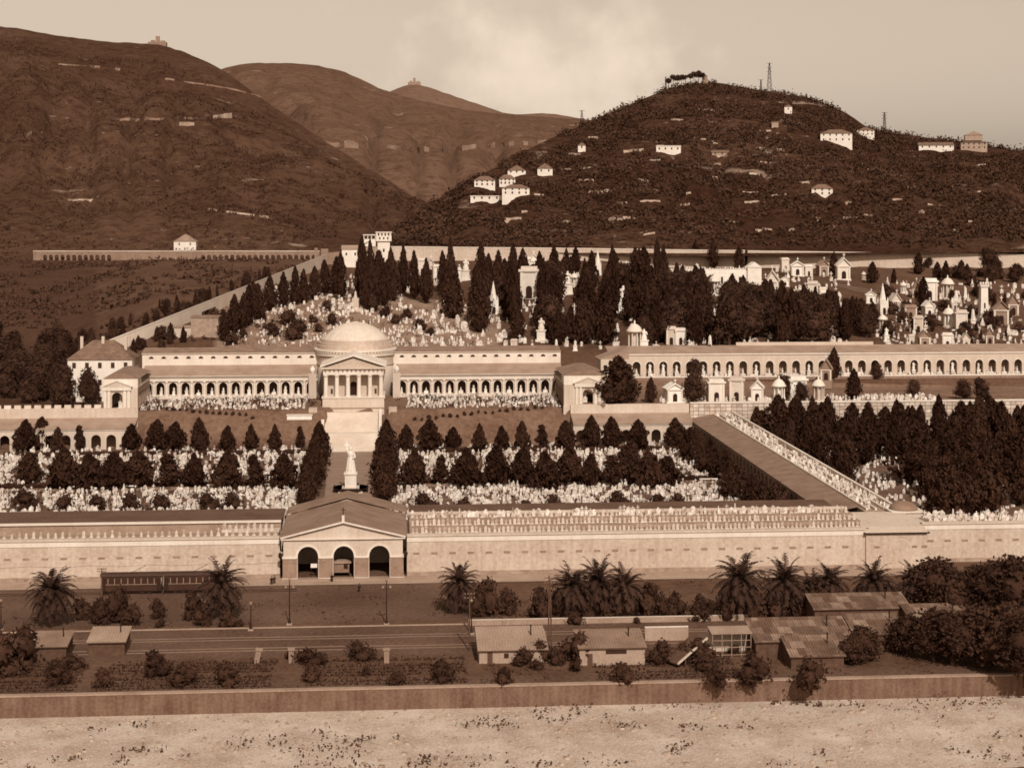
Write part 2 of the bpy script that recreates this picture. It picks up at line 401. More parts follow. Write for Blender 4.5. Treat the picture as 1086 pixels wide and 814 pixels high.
hill('distant_mountain', M['hill_far'], skyC, 330, 800, 7, 3600, 180, 5600, 50, 40.0, .9, 31, 1.2)

# ------------------------------------------------------------------ paved and planted surfaces
def patch(name, pts, z, m):
    b = MB(); b.add([(x, y, z) for x, y in pts], [tuple(range(len(pts)))]); return tag(b.build(name, m), kind='structure')
def seg(y0, y1, x0, x1): return [(x0, y0), (x1, y0), (x1, y1), (x0, y1)]
patch('bank', seg(261.8, 268, -300, 320), .004, M['road'])
patch('road', seg(282, 302, -260, 260), .012, M['road'])
patch('esplanade', seg(306, 340, -95, 20), .008, M['road'])
patch('pavement', seg(336.5, 343.7, -120, 115), .10, M['pave'])
tag(MB().box(-260, 260, 302, 302.5, -.2, .16).build('kerb', M['pave']), kind='structure')
patch('riverbed', seg(190, 261, -300, 320), -3.15, M['gravel'])
b = MB(); n = 60; L = [(-300 + 620 * i / n, 226 + 2.5 * math.sin(i * .5) + 1.4 * math.sin(i * 1.3)) for i in range(n + 1)]
wd = [3.2 + 1.4 * math.sin(i * .8) for i in range(n + 1)]
b.add([(x, y - w, -3.1) for (x, y), w in zip(L, wd)] + [(x, y + w, -3.1) for (x, y), w in zip(L, wd)], [(i, i + 1, n + 2 + i, n + 1 + i) for i in range(n)])
tag(b.build('river', M['water']), kind='structure')
patch('court', seg(372, 537, -128, 101), .006, M['court'])
patch('outer_court', seg(360, 545, 117, 260), .006, M['court'])
GX, SX, PX = xat(364, 341.7), -13.0, xat(377, 586)
patch('path', [(GX - 6.5, 372), (GX + 6.5, 372), (PX + 7.2, 528), (PX - 7.2, 528)], .018, M['path'])
for y0, y1 in ((457, 462), (527, 531)):
    patch('path', seg(y0, y1, -126, -23), .018, M['path']); patch('path', seg(y0, y1, -3, 100), .018, M['path'])
t_ = thing('embankment_wall', 'long stone embankment wall along the gravel riverbed', 'wall', (0, 261.4, -3.3))
MB().box(-300, 320, -.4, .5, 0, 3.5).build('wall', M['bankwall'], t_); MB().box(-300, 320, -.5, .6, 3.5, 3.75).build('coping', M['roofpale'], t_)

# ------------------------------------------------------------------ gate house
g = thing('gatehouse', 'entrance gatehouse with three round arches under a wide pediment', 'gatehouse', (GX, 341.7, 0))
hw = 12.6
MB().arches(-hw, hw, 0, 8.5, 0, 1.6, [(-7.45, 2.0*1.08, 4.9), (0.1, 2.16, 4.9), (7.65, 2.16, 4.9)], 14).build('front_wall', M['plaster'], g)
for x0, x1 in ((-12.75, -9.75), (-5.15, -2.2), (2.4, 5.35), (9.95, 12.75)):
    MB().box(x0, x1, -.12, 1.72, 0.4, 4.55).build('pier_facing', M['piers'], g)
    MB().box(x0 - .1, x1 + .1, -.22, 1.82, 4.55, 4.9).build('impost_band', M['cornice'], g); MB().box(x0 - .1, x1 + .1, -.2, 1.8, 0, .4).build('pier_base', M['cornice'], g)
for cx in (-7.45, .1, 7.65): MB().ring(cx, 4.9, -.1, 2.16, 2.62, .2, 16).build('archivolt', M['cornice'], g)
MB().box(-hw - .5, hw + .5, -.45, 1.9, 8.5, 8.75).build('cornice', M['cornice'], g)
MB().prism([(-hw + .6, 8.75), (hw - .6, 8.75), (0, 11.75)], .15, .6).build('pediment', M['plaster'], g)
b = MB()
for s in (-1, 1):
    b.prism([(s * (hw + .6), 8.77), (s * (hw + .6), 9.1), (0, 12.35), (0, 12.0)], -.55, 1.2)
b.build('raking_cornice', M['cornice'], g)
b = MB()
for s in (-1, 1):
    b.prism([(s * (hw + .9), 9.0), (s * (hw + .9), 9.12), (0, 12.5), (0, 12.36)], -.3, 25)
    b.prism([(s * (hw + 1.2), 9.2), (s * (hw + 1.2), 9.35), (0, 13.05), (0, 12.9)], 25, 34)
b.build('roof', M['roof'], g)
b = MB(); b.box(-hw, -hw + .8, 1.6, 34, 0, 8.9); b.box(hw - .8, hw, 1.6, 34, 0, 8.9); b.box(-hw + .8, hw - .8, 16, 16.5, 0, 8.9)
b.prism([(-hw, 8.9), (hw, 8.9), (0, 12.55)], 24.5, 25.2); b.prism([(-hw, 8.9), (hw, 8.9), (hw, 9.2), (0, 12.85), (-hw, 9.2)], 33.3, 33.9)
b.build('side_wall', M['wall'], g)
MB().box(-.28, .28, -.4, .3, 12.3, 13.6).build('finial', M['cornice'], g)
b = MB(); b.tube((0, 0, 13.6), (0, 0, 15.2), .09); b.tube((-.5, 0, 14.7), (.5, 0, 14.7), .08); b.build('cross', M['black'], g)
MB().box(-hw - .5, hw + .5, -1.6, -.25, 0.1, .3).build('step', M['pave'], g)
for s in (-1, 1):
    l_ = MB().lathe([(.12, 4.6), (.38, 5.0), (.45, 5.6), (.15, 6.0)], 8, s * (hw + .62), -.5).build('wall_lantern', M['black'], g)
s_ = thing('notice_board', 'small white notice hanging inside the left arch of the gatehouse', 'sign', (xat(333, 343.9), 343.9, 0))
MB().box(-.68, .68, 0, .06, 2.1, 2.95).build('board', M['marble'], s_); b = MB(); b.box(-.6, -.52, .06, .14, 0, 2.5); b.box(.52, .6, .06, .14, 0, 2.5); b.build('post', M['black'], s_)

# ------------------------------------------------------------------ front wall with its blind arches and plaques
def front_wall(x0, x1, Y, label, blind, skip=(0, 0)):
    t = thing('perimeter_wall', label, 'wall', (0, Y, 0))
    MB().box(x0, x1, 0, 1.2, -.5, 7.3).build('wall', M['wall'], t)
    MB().box(x0, x1, -.12, 1.3, 7.3, 8.45).build('frieze', M['cornice'], t)
    MB().box(x0, x1, -.35, 1.3, 8.45, 8.8).build('cornice', M['plaster'], t)
    MB().box(x0, x1, -.15, 0, -.5, .9).build('plinth', M['ashlar'], t)
    x = x0 + 2
    while x < x1 - 1.5:
        o = MB(); o.box(x - .7, x + .7, -.07, .02, 4.55, 5.0); o = o.build('plaque', M['piers'], t)
        if blind: MB().ring(x + 1.95, 3.9, -.05, 1.55, 1.85, .08, 10).build('blind_arch', M['wall'], t)
        x += 3.9
    return t
front_wall(-130, GX - hw - .9, 344, 'long rendered front wall with faint blind arches left of the gatehouse', True)
front_wall(GX + hw + .9, 102.8, 344, 'long plain front wall with small plaques right of the gatehouse', False)
t = front_wall(117, 165, 349, 'lower end of the front wall beyond the corner block, far right', False)
b = thing('corner_block', 'projecting corner block with a dark-edged flat roof at the wall end', 'building', (0, 343.55, 0))
MB().box(102.8, 116.4, 0, 18, -.5, 7.6).build('wall', M['wall'], b)
MB().ring(110.5, 3.9, -.06, 2.2, 2.55, .1, 14).build('blind_arch', M['plaster'], b)
MB().box(102.3, 116.9, -.5, 18, 7.6, 7.9).build('cornice', M['black'], b)
MB().prism([(-.4, 7.9), (17.8, 7.9), (17.8, 9.1), (3, 8.6)], 102.6, 116.6, 'x').build('roof', M['plaster'], b)
for x in (105.4, 113.8, 116): MB().box(x - .8, x + .4, -.08, .02, 4.5, 4.95).build('plaque', M['piers'], b)
kiosk = thing('domed_lodge', 'small lodge with a flat grey dome at the wall corner', 'building', (xat(958, 364), 364, 0))
MB().box(-3.6, 3.6, -3.6, 3.6, 0, 8.9).build('wall', M['plaster'], kiosk); MB().box(-3.9, 3.9, -3.9, 3.9, 8.9, 9.2).build('cornice', M['cornice'], kiosk)
smooth(MB().lathe([(3.3, 9.2), (3.2, 9.6), (2.6, 10.3), (1.6, 10.8), (.6, 11.0), (.05, 11.05)], 24).build('dome', M['roof'], kiosk).data)

# terrace behind the front wall: floor, steps of graves, roof strip over the inner arcade
t = thing('grave_terrace', 'long stepped grave terrace on top of the wall right of the gatehouse', 'terrace', (0, 345.2, 0))
b = MB(); x0, x1 = GX + hw + 1.5, 104
b.box(x0, x1, 0, 6, 0, 8.5); b.box(x0, x1, 6, 12.5, 0, 8.9); b.box(x0, x1, 12.5, 20, 0, 9.3); b.build('terrace', M['roofpale'], t)
MB().prism([(20.3, 9.35), (30, 9.6), (30, 9.2), (20.3, 9.0)], x0, x1 - 2, 'x').build('roof', M['roofdark'], t)
MB().box(x0, x1, 19.3, 20.2, 9.3, 9.75).build('parapet', M['plaster'], t)
b = MB(); b.arches(x0, 100, 0, 8.0, 27.5, .8, [(x0 + 4 + 5 * i, 1.7, 4.6) for i in range(int((96 - x0) / 5))], 8); b.build('arcade_wall', M['plaster'], t)
t = thing('grave_terrace', 'narrow grave terrace with a sunken walk left of the gatehouse', 'terrace', (0, 345.2, 0))
b = MB(); x0, x1 = -130, GX - hw - 1.5
b.box(x0, x1, 0, 5.5, 0, 8.5); b.box(x0, x1, 5.5, 11, 0, 6.8); b.box(x0, x1, 11, 11.6, 0, 9.6); b.build('terrace', M['roofpale'], t)
MB().prism([(11.9, 9.7), (26, 9.9), (26, 9.4), (11.9, 9.3)], x0, x1, 'x').build('roof', M['roofdark'], t)
MB().box(x0, x1, 10.6, 11.8, 9.6, 9.95).build('parapet', M['cornice'], t)
MB().arches(x0, x1, 0, 8.4, 22.5, .8, [(x0 + 4 + 5 * i, 1.7, 4.6) for i in range(20)], 8).build('arcade_wall', M['plaster'], t)

# right wing closing the court
t = thing('arcade_wing', 'long arcaded wing running back from the front wall, grey roof and graves on top', 'building', (101.5, 364, 0))
ly = 186
MB().prism([(-.6, 7.2), (-.6, 7.4), (7.6, 8.9), (7.6, 8.7)], 6, ly).build('roof', M['roof'], t)
b = MB(); b.box(7.2, 7.6, 0, ly, 0, 8.6); b.box(7.6, 14.2, 0, ly, 0, 8.6); b.build('terrace', M['roofpale'], t)
for x_ in (8.0, 10.1, 12.2): MB().box(x_, x_ + .45, 2, ly, 8.6, 9.1).build('kerb', M['cornice'], t)
MB().box(14.2, 14.9, -2, ly, 0, 9.9).build('parapet', M['cornice'], t)
b = MB()
ops = [(3 + 4.65 * i, 1.7, 4.4) for i in range(39)]
b.arches(0, ly, 0, 6.9, 0, .7, ops, 8).mapv(lambda x, y, z: (y, x, z)).build('arcade_wall', M['greystone'], t)
# ------------------------------------------------------------------ lower arcades at the back of the court
def low_arcade(x0, x1, label):
    t = thing('lower_arcade', label, 'arcade', (0, 538, 0)); n = int((x1 - x0) / 4.9); w = (x1 - x0) / n
    MB().arches(x0, x1, 0, 6.4, 0, .9, [(x0 + w * (i + .5), 1.6, 3.3) for i in range(n)]).build('arcade_wall', M['plaster'], t)
    MB().box(x0, x1, -.3, .95, 6.4, 6.9).build('cornice', M['cornice'], t)
    MB().prism([(-.5, 6.95), (8.2, 9.5), (8.2, 9.2), (-.5, 6.75)], x0, x1, 'x').build('roof', M['roofpale'], t)
    MB().box(x0, x1, 5.5, 6.0, 0, 8).build('back_wall', M['greystone'], t)
    MB().box(x0, x1, 8.2, 9.2, 0, 12.6).build('terrace_wall', M['plaster'], t)
    return t
low_arcade(-150, xat(142, 538), 'low arcade under the left pavilion at the back of the court')
low_arcade(xat(608, 538), 101.3, 'low arcade under the right pavilion at the back of the court')
t = thing('merlon_wall', 'low white crenellated parapet above the left lower arcade', 'wall', (0, 547.4, 12.6)); x = -150
while x < xat(104, 547): MB().box(x, x + 2.2, 0, .7, 0, 1.1).build('merlon', M['marble2'], t); x += 3.3
MB().box(-150, xat(104, 547), -.2, .9, -.6, 0).build('wall', M['cornice'], t)

# ------------------------------------------------------------------ upper galleries
def gallery(x0, x1, label, nb):
    t = thing('gallery', label, 'gallery', (0, 575, 0)); w = (x1 - x0) / nb
    MB().box(x0 - 1, x1 + 1, -1.2, 14, 9, 13.4).build('plinth', M['cornice'], t)
    MB().arches(x0, x1, 13.4, 18.6, 0, 1.0, [(x0 + w * (i + .5), 1.42, 16.75) for i in range(nb)]).build('arcade_wall', M['plaster'], t)
    for i in range(nb + 1):
        x = min(max(x0 + w * i, x0 + .5), x1 - .5)
        MB().lathe([(.66, 13.4), (.66, 13.75), (.48, 13.8), (.42, 17.9), (.5, 18.0), (.62, 18.25), (.62, 18.6)], 12, x, -.1).build('column', M['cornice'], t)
    MB().box(x0 - .3, x1 + .3, -.6, 1.1, 18.6, 19.9).build('entablature', M['cornice'], t)
    b = MB().box(x0 - .3, x1 + .3, -1.2, 1.2, 20.25, 20.6)
    x = x0
    while x < x1: b.box(x, x + .35, -1.05, -.75, 19.9, 20.25); x += .8
    b.build('cornice', M['plaster'], t)
    MB().prism([(-1.2, 20.6), (8.5, 23.6), (8.5, 23.2), (-.9, 20.3)], x0, x1, 'x').build('lower_roof', M['roofpale'], t)
    MB().box(x0, x1, 6.6, 7.1, 13.4, 20).build('back_wall', M['shade'], t)  # shade inside the arches is put into this wall's dark base colour
    for i in range(nb): MB().ring(x0 + w * (i + .5), 16.75, -.08, 1.42, 1.75, .14, 10).build('archivolt', M['cornice'], t)
    MB().box(x0 - 1, x1, 8.3, 9.0, 20, 27.6).build('attic_wall', M['cornice'], t)
    MB().box(x0 - 1.2, x1, 7.9, 9.2, 27.6, 28.1).build('attic_cornice', M['plaster'], t)
    MB().prism([(7.7, 28.1), (16, 29.3), (16, 29.0), (7.9, 28.0)], x0 - 1.2, x1, 'x').build('roof', M['roof'], t)
    for i in range(nb):
        cx = x0 + w * (i + .5)
        f = MB(); a = [math.pi * k / 8 for k in range(9)]
        f.prism([(cx + .85 * math.cos(q), 25.9 + .85 * math.sin(q)) for q in a], 8.22, 8.3).build('lunette', M['glass'], t)
    return t, w
LX0, LX1, RX0, RX1 = xat(150, 575), xat(336, 575), xat(420, 575), xat(597, 575)
gallery(LX0, LX1, 'left gallery of round arches and columns with lunettes above', 14)
gallery(RX0, RX1, 'right gallery of round arches and columns with lunettes above', 14)

def pavilion(x0, x1, label, inner):      # end pavilion + its short wing back to the gallery
    t = thing('end_pavilion', label, 'pavilion', (0, 548, 0)); c = (x0 + x1) / 2 - inner * 1.2; w = x1 - x0
    MB().arches(x0, x1, 12.0, 19.2, 0, 1.0, [(c, 1.75, 16.0)], 12).build('front_wall', M['plaster'], t)
    for dx in (-3.9, -2.6, 2.6, 3.9): MB().box(c + dx - .45, c + dx + .45, -.45, 0, 12.0, 18.4).build('pilaster', M['cornice'], t)
    MB().box(c - 4.7, c + 4.7, -.7, 0, 18.4, 19.5).build('entablature', M['cornice'], t)
    MB().prism([(c - 4.9, 19.5), (c + 4.9, 19.5), (c, 21.4)], -.7, .2).build('pediment', M['plaster'], t)
    b = MB(); b.prism([(c - 5.2, 19.55), (c - 5.2, 19.85), (c, 21.9), (c, 21.5)], -.95, .3); b.prism([(c + 5.2, 19.55), (c + 5.2, 19.85), (c, 21.9), (c, 21.5)], -.95, .3); b.build('raking_cornice', M['cornice'], t)
    MB().box(x0, x1, .3, 8, 19.2, 22.4).build('attic', M['cornice'], t)
    MB().prism([(x0 - .4, 22.4), (x1 + .4, 22.4), (c + 1.5, 24.2), (c - 1.5, 24.2)], .1, 27).build('roof', M['roof'], t)
    xi = x1 if inner > 0 else x0; xo = x0 if inner > 0 else x1
    b = MB().arches(1, 27, 12.0, 19.2, 0, .8, [(3.2 + 3.4 * i, 1.2, 16.2) for i in range(7)], 8); b.mapv(lambda x, y, z: (xi - inner * y, x, z)).build('side_arcade', M['greystone'], t)
    MB().box(min(xo, xo + inner * .8), max(xo, xo + inner * .8), 1, 27, 12.0, 19.2).build('outer_wall', M['wall'], t)
    MB().box(x0 + .82, x1 - .82, 1.02, 27, 11.7, 12.0).build('floor', M['path'], t)
    MB().box(x0 - .1, x1 + .1, 8.2, 27, 19.2, 20.0).build('wing_cornice', M['plaster'], t)
    MB().box(x0 - .2, x1 + .2, -.8, 1, 9, 12.0).build('podium', M['plaster'], t)
    return t
pavilion(xat(110, 548), xat(146, 548), 'left end pavilion with one arch and a small pediment', 1)
pavilion(xat(598, 548), xat(642, 548), 'right end pavilion with one arch and a small pediment', -1)

# ------------------------------------------------------------------ the domed rotunda with its portico and stair
p = thing('rotunda', 'domed round church with a six-columned portico', 'church', (PX, 586, 0))
smooth(MB().lathe([(14.0, 9), (14.0, 23.6)], 64).build('drum', M['plaster'], p).data)
MB().lathe([(14.0, 23.6), (14.3, 23.65), (14.3, 24.0), (14.02, 24.05), (14.0, 27.0)], 64).build('upper_drum', M['wall'], p)
b = MB().lathe([(14.0, 27.0), (14.6, 27.1), (14.6, 27.6), (14.2, 27.7), (14.2, 28.6), (15.0, 28.7), (15.0, 29.2), (13.8, 29.3)], 64)
for i in range(72):
    a = 2 * math.pi * i / 72; x, y = 14.55 * math.cos(a), 14.55 * math.sin(a); b.box(x - .28, x + .28, y - .28, y + .28, 28.0, 28.65)
b.build('cornice', M['cornice'], p)
MB().lathe([(13.8, 29.3), (13.8, 30.6), (13.4, 30.7), (13.4, 31.6), (12.4, 31.7), (12.4, 32.4), (11.6, 32.5)], 64).build('attic_ring', M['wall'], p)
pr = [(14.2 * math.sin(a), 38.5 - 14.2 * (1 - math.cos(a))) for a in np.linspace(.955, .07, 14)]
smooth(MB().lathe([(11.6, 31.9)] + pr + [(1.0, 38.75), (.05, 38.8)], 48).build('dome', M['dome'], p).data)
for i in range(16):
    a = 2 * math.pi * i / 16; b = MB()
    for (r0, z0), (r1, z1) in zip(pr, pr[1:]): b.tube((r0 * math.cos(a), r0 * math.sin(a), z0), (r1 * math.cos(a), r1 * math.sin(a), z1), .11, .11, 4)
    b.build('dome_rib', M['dome'], p)
yf = -30.0
po = MB().box(-10.6, 10.6, yf, -11.5, 8, 14.3).build('podium', M['plaster'], p)
MB().box(-10.9, 10.9, yf - .25, -11.5, 14.3, 14.65).build('podium_cornice', M['cornice'], p)
MB().box(-10.8, 10.8, yf - .2, yf + .5, 10.7, 11.0).build('string_course', M['greystone'], p)
for i in range(6):
    x = -9.5 + 3.8 * i
    MB().lathe([(.98, 14.65), (.98, 15.0), (.78, 15.05), (.66, 21.4), (.8, 21.6), (1.0, 21.9), (1.0, 22.3)], 16, x, yf + 1.2).build('column', M['cornice'], p)
MB().box(-10.4, 10.4, yf + .2, -11, 22.3, 24.3).build('architrave', M['cornice'], p)
b = MB()
for i in range(14): b.box(-9.9 + 1.5 * i, -9.35 + 1.5 * i, yf + .08, yf + .2, 23.3, 24.2)
b.build('frieze_block', M['greystone'], p)
MB().box(-11.2, 11.2, yf - .5, -11, 24.3, 25.0).build('portico_cornice', M['plaster'], p)
MB().prism([(-9.6, 25.0), (9.6, 25.0), (0, 28.2)], yf + .5, yf + .9).build('pediment', M['wall'], p)
b = MB()
for s in (-1, 1): b.prism([(s * 11.4, 25.0), (s * 11.4, 25.6), (0, 29.5), (0, 28.7)], yf - .5, -12.5)
b.build('portico_roof', M['cornice'], p)
MB().arches(-10, 10, 14.65, 22.3, yf + 5.2, .8, [(0, 1.35, 18.2)], 4).build('cella_wall', M['plaster'], p)
MB().box(-1.3, 1.3, yf + 5.6, yf + 5.8, 14.7, 19.6).build('door', M['dark'], p)
for s in (-1, 1): MB().box(s * 7.6 - .35, s * 7.6 + .35, yf + 5.12, yf + 5.25, 15.2, 17.0).build('window', M['glass'], p)
for s in (-1, 1):
    b = MB(); b.box(s * 14.9 - 1.3, s * 14.9 + 1.3, -13.5, -10, 9, 21.2); b.build('end_pier', M['plaster'], p)
    MB().lathe([(.5, 21.2), (.9, 21.9), (1.0, 22.6), (.6, 23.3), (.2, 23.8)], 12, s * 14.9, -12).build('urn', M['marble'], p)
for s in (-1, 1):
    b = MB(); b.box(s * 13.6 - 1.4, s * 13.6 + 1.4, -36, -31, 6, 11.4); b.build('side_lodge', M['wall'], p)
    MB().prism([(s * 13.6 - .55 + 1.1 * k / 1 if False else s * 13.6 + .55 * math.cos(q), 9.6 + .55 * math.sin(q)) for q in [math.pi * k / 6 for k in range(7)] for k in (0,)] + [(s * 13.6 - .55, 7.6), (s * 13.6 + .55, 7.6)], -36.05, -35.9).build('lodge_door', M['dark'], p)
st = thing('grand_stair', 'broad pale stair in two flights below the domed church', 'staircase', (PX - .4, 527, 0))
def flight(y0, y1, z0, z1, n, hwid):
    P = [(y0, z0)]
    for i in range(n): P += [(y0 + (y1 - y0) * i / n, z0 + (z1 - z0) * (i + 1) / n), (y0 + (y1 - y0) * (i + 1) / n, z0 + (z1 - z0) * (i + 1) / n)]
    P += [(y1, z0 - .5), (y0, z0 - .5)]
    return MB().prism(P[1:] if False else P, -hwid, hwid, 'x')
flight(0, 11, 0, 4.6, 18, 9.2).build('lower_flight', M['step'], st)
MB().box(-9.2, 9.2, 11, 14, -1, 4.6).build('landing', M['step'], st)
flight(14, 27, 4.6, 9.6, 20, 9.0).build('upper_flight', M['step'], st)
MB().box(-9.6, 9.6, 27, 29.5, 0, 9.6).build('top_landing', M['step'], st)
for s in (-1, 1):
    MB().prism([(0, 0), (0, 1.2), (11, 5.6), (14, 5.6), (27, 10.6), (29, 10.6), (29, 0)], s * 9.7 - .5, s * 9.7 + .5, 'x').build('side_wall', M['cornice'], st)
t = thing('white_tomb_block', 'long low white tomb block on the bank left of the stair', 'tomb', (xat(318, 550), 547.5, 6.2))
MB().box(-4.2, 4.2, 0, 2.5, 0, 3.3).build('block', M['marble'], t); MB().box(-4.4, 4.4, -.2, 2.7, 3.3, 3.55).build('coping', M['cornice'], t)

# ------------------------------------------------------------------ upper right arcade and terraces
AX0, AX1 = xat(668, 600), 262
t = thing('long_arcade', 'long row of deep round arches on the terrace behind the chapels', 'arcade', (0, 600, 0)); nb = 34; w = (AX1 - AX0) / nb
MB().arches(AX0 - 8, AX1, 15.5, 24.6, 0, 1.2, [(AX0 + w * (i + .5), 1.5, 20.7) for i in range(nb)]).build('arcade_wall', M['plaster'], t)
for i in range(nb): MB().ring(AX0 + w * (i + .5), 20.7, -.1, 1.5, 1.85, .15, 10).build('archivolt', M['cornice'], t)
MB().box(AX0 - 8, AX1, -.35, 1.3, 24.6, 25.1).build('cornice', M['cornice'], t)
MB().prism([(-.3, 25.1), (11, 27.3), (11, 26.6), (-.1, 25.0)], AX0 - 8, AX1, 'x').build('roof', M['roofpale'], t)
MB().box(AX0 - 8, AX1, 3.4, 3.9, 15.5, 25).build('back_wall', M['greystone'], t)
MB().box(xat(780, 612), xat(925, 612), 10.6, 11.6, 26.8, 28.4).build('parapet', M['plaster'], t)
wall_ = thing('retaining_wall', 'plain grey retaining wall below the long arcade', 'wall', (0, 597.6, 8))
MB().box(AX0 - 8, AX1, 0, 1, 0, 8.3).build('wall', M['retain'], wall_); MB().box(AX0 - 8, AX1, -.2, 1.1, 8.3, 8.7).build('coping', M['cornice'], wall_)
t = thing('niche_wall', 'pale wall of burial niches in a grid above the outer court', 'wall', (0, 545.6, 0))
MB().box(101.5, 275, 0, 1.2, 0, 12.6).build('wall', M['niche'], t); MB().box(101.5, 275, -.25, 1.4, 12.6, 13.1).build('coping', M['cornice'], t)
t = thing('link_wing', 'gabled link wing between the right pavilion and the long arcade', 'building', (xat(650, 586), 586, 12))
MB().box(-4.5, 5.5, 0, 13, 0, 12.4).build('wall', M['plaster'], t); MB().prism([(-5, 12.4), (6, 12.4), (6, 16.5)], 0, 13).build('roof', M['roofpale'], t)

# top boundary wall
def topwall(pts, label):
    t = thing('boundary_wall', label, 'wall', (0, 0, 0)); b = MB(); c = MB()
    for (p0, y0), (p1, y1) in zip(pts, pts[1:]):
        q = []
        for px_, py_ in ((p0, y0), (p1, y1)):
            X, Y = pt(px_, 904); z = zat(py_, 904); q.append((X, Y, z))
        (xa, ya, za), (xb, yb, zb) = q
        b.add([(xa, ya, 48), (xb, yb, 48), (xb, yb, zb), (xa, ya, za), (xa, ya + 1, 48), (xb, yb + 1, 48), (xb, yb + 1, zb), (xa, ya + 1, za)], [(0,1,2,3),(5,4,7,6),(3,2,6,7),(0,3,7,4),(1,5,6,2)])
        c.add([(xa, ya - .2, za), (xb, yb - .2, zb), (xb, yb - .2, zb + .5), (xa, ya - .2, za + .5), (xa, ya + 1.2, za), (xb, yb + 1.2, zb), (xb, yb + 1.2, zb + .5), (xa, ya + 1.2, za + .5)], [(0,1,2,3),(5,4,7,6),(3,2,6,7),(0,4,5,1),(0,3,7,4),(1,5,6,2)])
    b.build('wall', M['topwall'], t); c.build('coping', M['cornice'], t); return t
topwall([(414, 262), (520, 263), (620, 264), (760, 266), (790, 266)], 'pale boundary wall at the top of the wood, left length')
topwall([(793, 266.5), (900, 268), (1000, 269), (1100, 271), (1300, 274)], 'pale boundary wall at the top of the slope, right length')

# diagonal wall climbing the left side, with blind arches
t = thing('climbing_wall', 'pale wall with low arches climbing the slope on the left', 'wall', (0, 0, 0))
Nd = 46; pts = []; raw = []
for i in range(Nd + 1):
    k = i / Nd; raw.append(ground(112 + 234 * k, 363 - 93 * k + 12, 600)[3])
fit = np.polyfit(np.arange(Nd + 1) / Nd, raw, 3)
def wall_t(k): return float(np.polyval(fit, k)) - 4
for i in range(Nd + 1):
    k = i / Nd; px_ = 112 + 234 * k; py_ = 363 - 93 * k; tt = wall_t(k)
    X, Y = pt(px_, tt); pts.append((X, Y, zat(py_, tt), tt, px_))
b = MB(); c = MB()
for i in range(Nd):
    (xa, ya, za, ta, pa), (xb, yb, zb, tb, pb) = pts[i], pts[i + 1]
    hasarch = (i in (11, 12, 13, 20, 21, 22))
    lo = 3.4 if hasarch else 14
    for d in (0,):
        b.add([(xa, ya, za - lo), (xb, yb, zb - lo), (xb, yb, zb), (xa, ya, za), (xa, ya + 1.5, za - lo), (xb, yb + 1.5, zb - lo), (xb, yb + 1.5, zb), (xa, ya + 1.5, za)], [(0,1,2,3),(5,4,7,6),(3,2,6,7),(0,4,5,1),(0,3,7,4),(1,5,6,2)])
    c.add([(xa, ya - .3, za), (xb, yb - .3, zb), (xb, yb - .3, zb + .5), (xa, ya - .3, za + .5), (xa, ya + 1.8, za), (xb, yb + 1.8, zb), (xb, yb + 1.8, zb + .5), (xa, ya + 1.8, za + .5)], [(0,1,2,3),(5,4,7,6),(3,2,6,7),(0,4,5,1),(0,3,7,4),(1,5,6,2)])
b.build('wall', M['plaster'], t); c.build('coping', M['cornice'], t)
# the road aqueduct across the valley side
t = thing('aqueduct', 'long low aqueduct of small arches along the left hillside', 'aqueduct', (*pt(187, 1075), 45.5))
MB().arches(-96, 96, -2, 8.0, 0, 2, [(-88 + 3.9 * i, 1.35, 4.6) for i in range(12)] + [(18 + 3.9 * i, 1.35, 4.6) for i in range(20)], 6).build('arches', M['retain'], t)
MB().box(-96, 96, -.3, 2.3, 8.0, 8.7).build('coping', M['topwall'], t); t.rotation_euler.z = -YAW

# ------------------------------------------------------------------ plain houses (wall, roof, windows)
def house(loc, w, d, h, label, roof='hip', rows=2, cols=4, rz=0, wall='house', roofm='tile', cat='house', name='house', rh=None, hw_=.0, win=(.9, 1.5)):
    t = thing(name, label, cat, loc, rz)
    MB().box(-w / 2, w / 2, 0, d, -6, h).build('wall', M[wall], t)
    rh = rh if rh is not None else w * .16
    if roof == 'hip':
        o = .5; r = min(w, d) / 2
        MB().add([(-w/2-o, -o, h), (w/2+o, -o, h), (w/2+o, d+o, h), (-w/2-o, d+o, h), (-w/2+r, d/2, h+rh), (w/2-r, d/2, h+rh)] if w > d else
                 [(-w/2-o, -o, h), (w/2+o, -o, h), (w/2+o, d+o, h), (-w/2-o, d+o, h), (0, r, h+rh), (0, d-r, h+rh)],
                 [(0,1,5,4),(1,2,5),(2,3,4,5),(3,0,4),(3,2,1,0)] if w > d else [(0,1,4),(1,2,5,4),(2,3,5),(3,0,4,5),(3,2,1,0)]).build('roof', M[roofm], t)
    elif roof == 'gable': MB().prism([(-.4, h), (d + .4, h), (d / 2, h + rh)], -w / 2 - .4, w / 2 + .4, 'x').build('roof', M[roofm], t)
    elif roof == 'front': MB().prism([(-w / 2 - .4, h), (w / 2 + .4, h), (0, h + rh)], -.4, d + .4).build('roof', M[roofm], t)
    else: MB().box(-w / 2 - .3, w / 2 + .3, -.3, d + .3, h, h + .5).build('roof', M[roofm], t)
    for r_ in range(rows):
        for c_ in range(cols):
            x = -w / 2 + w * (c_ + .5) / cols; z = h * (r_ + .45) / rows + h / rows * .05
            MB().box(x - win[0] / 2, x + win[0] / 2, -.06, .05, z, z + win[1]).build('window', M['glass'], t)
    return t
h_ = house((xat(107, 580), 578, 8), 22.5, 15, 18.2, 'tall white house with a hipped tile roof behind the left pavilion', rows=3, cols=5, rh=6.4, win=(1.3, 2.0))
for x in (-7.5, 0, 8): MB().box(x - .5, x + .5, 6, 7, 21, 26).build('chimney', M['plaster'], h_)
X, Y, z, t0 = ground(217, 358)
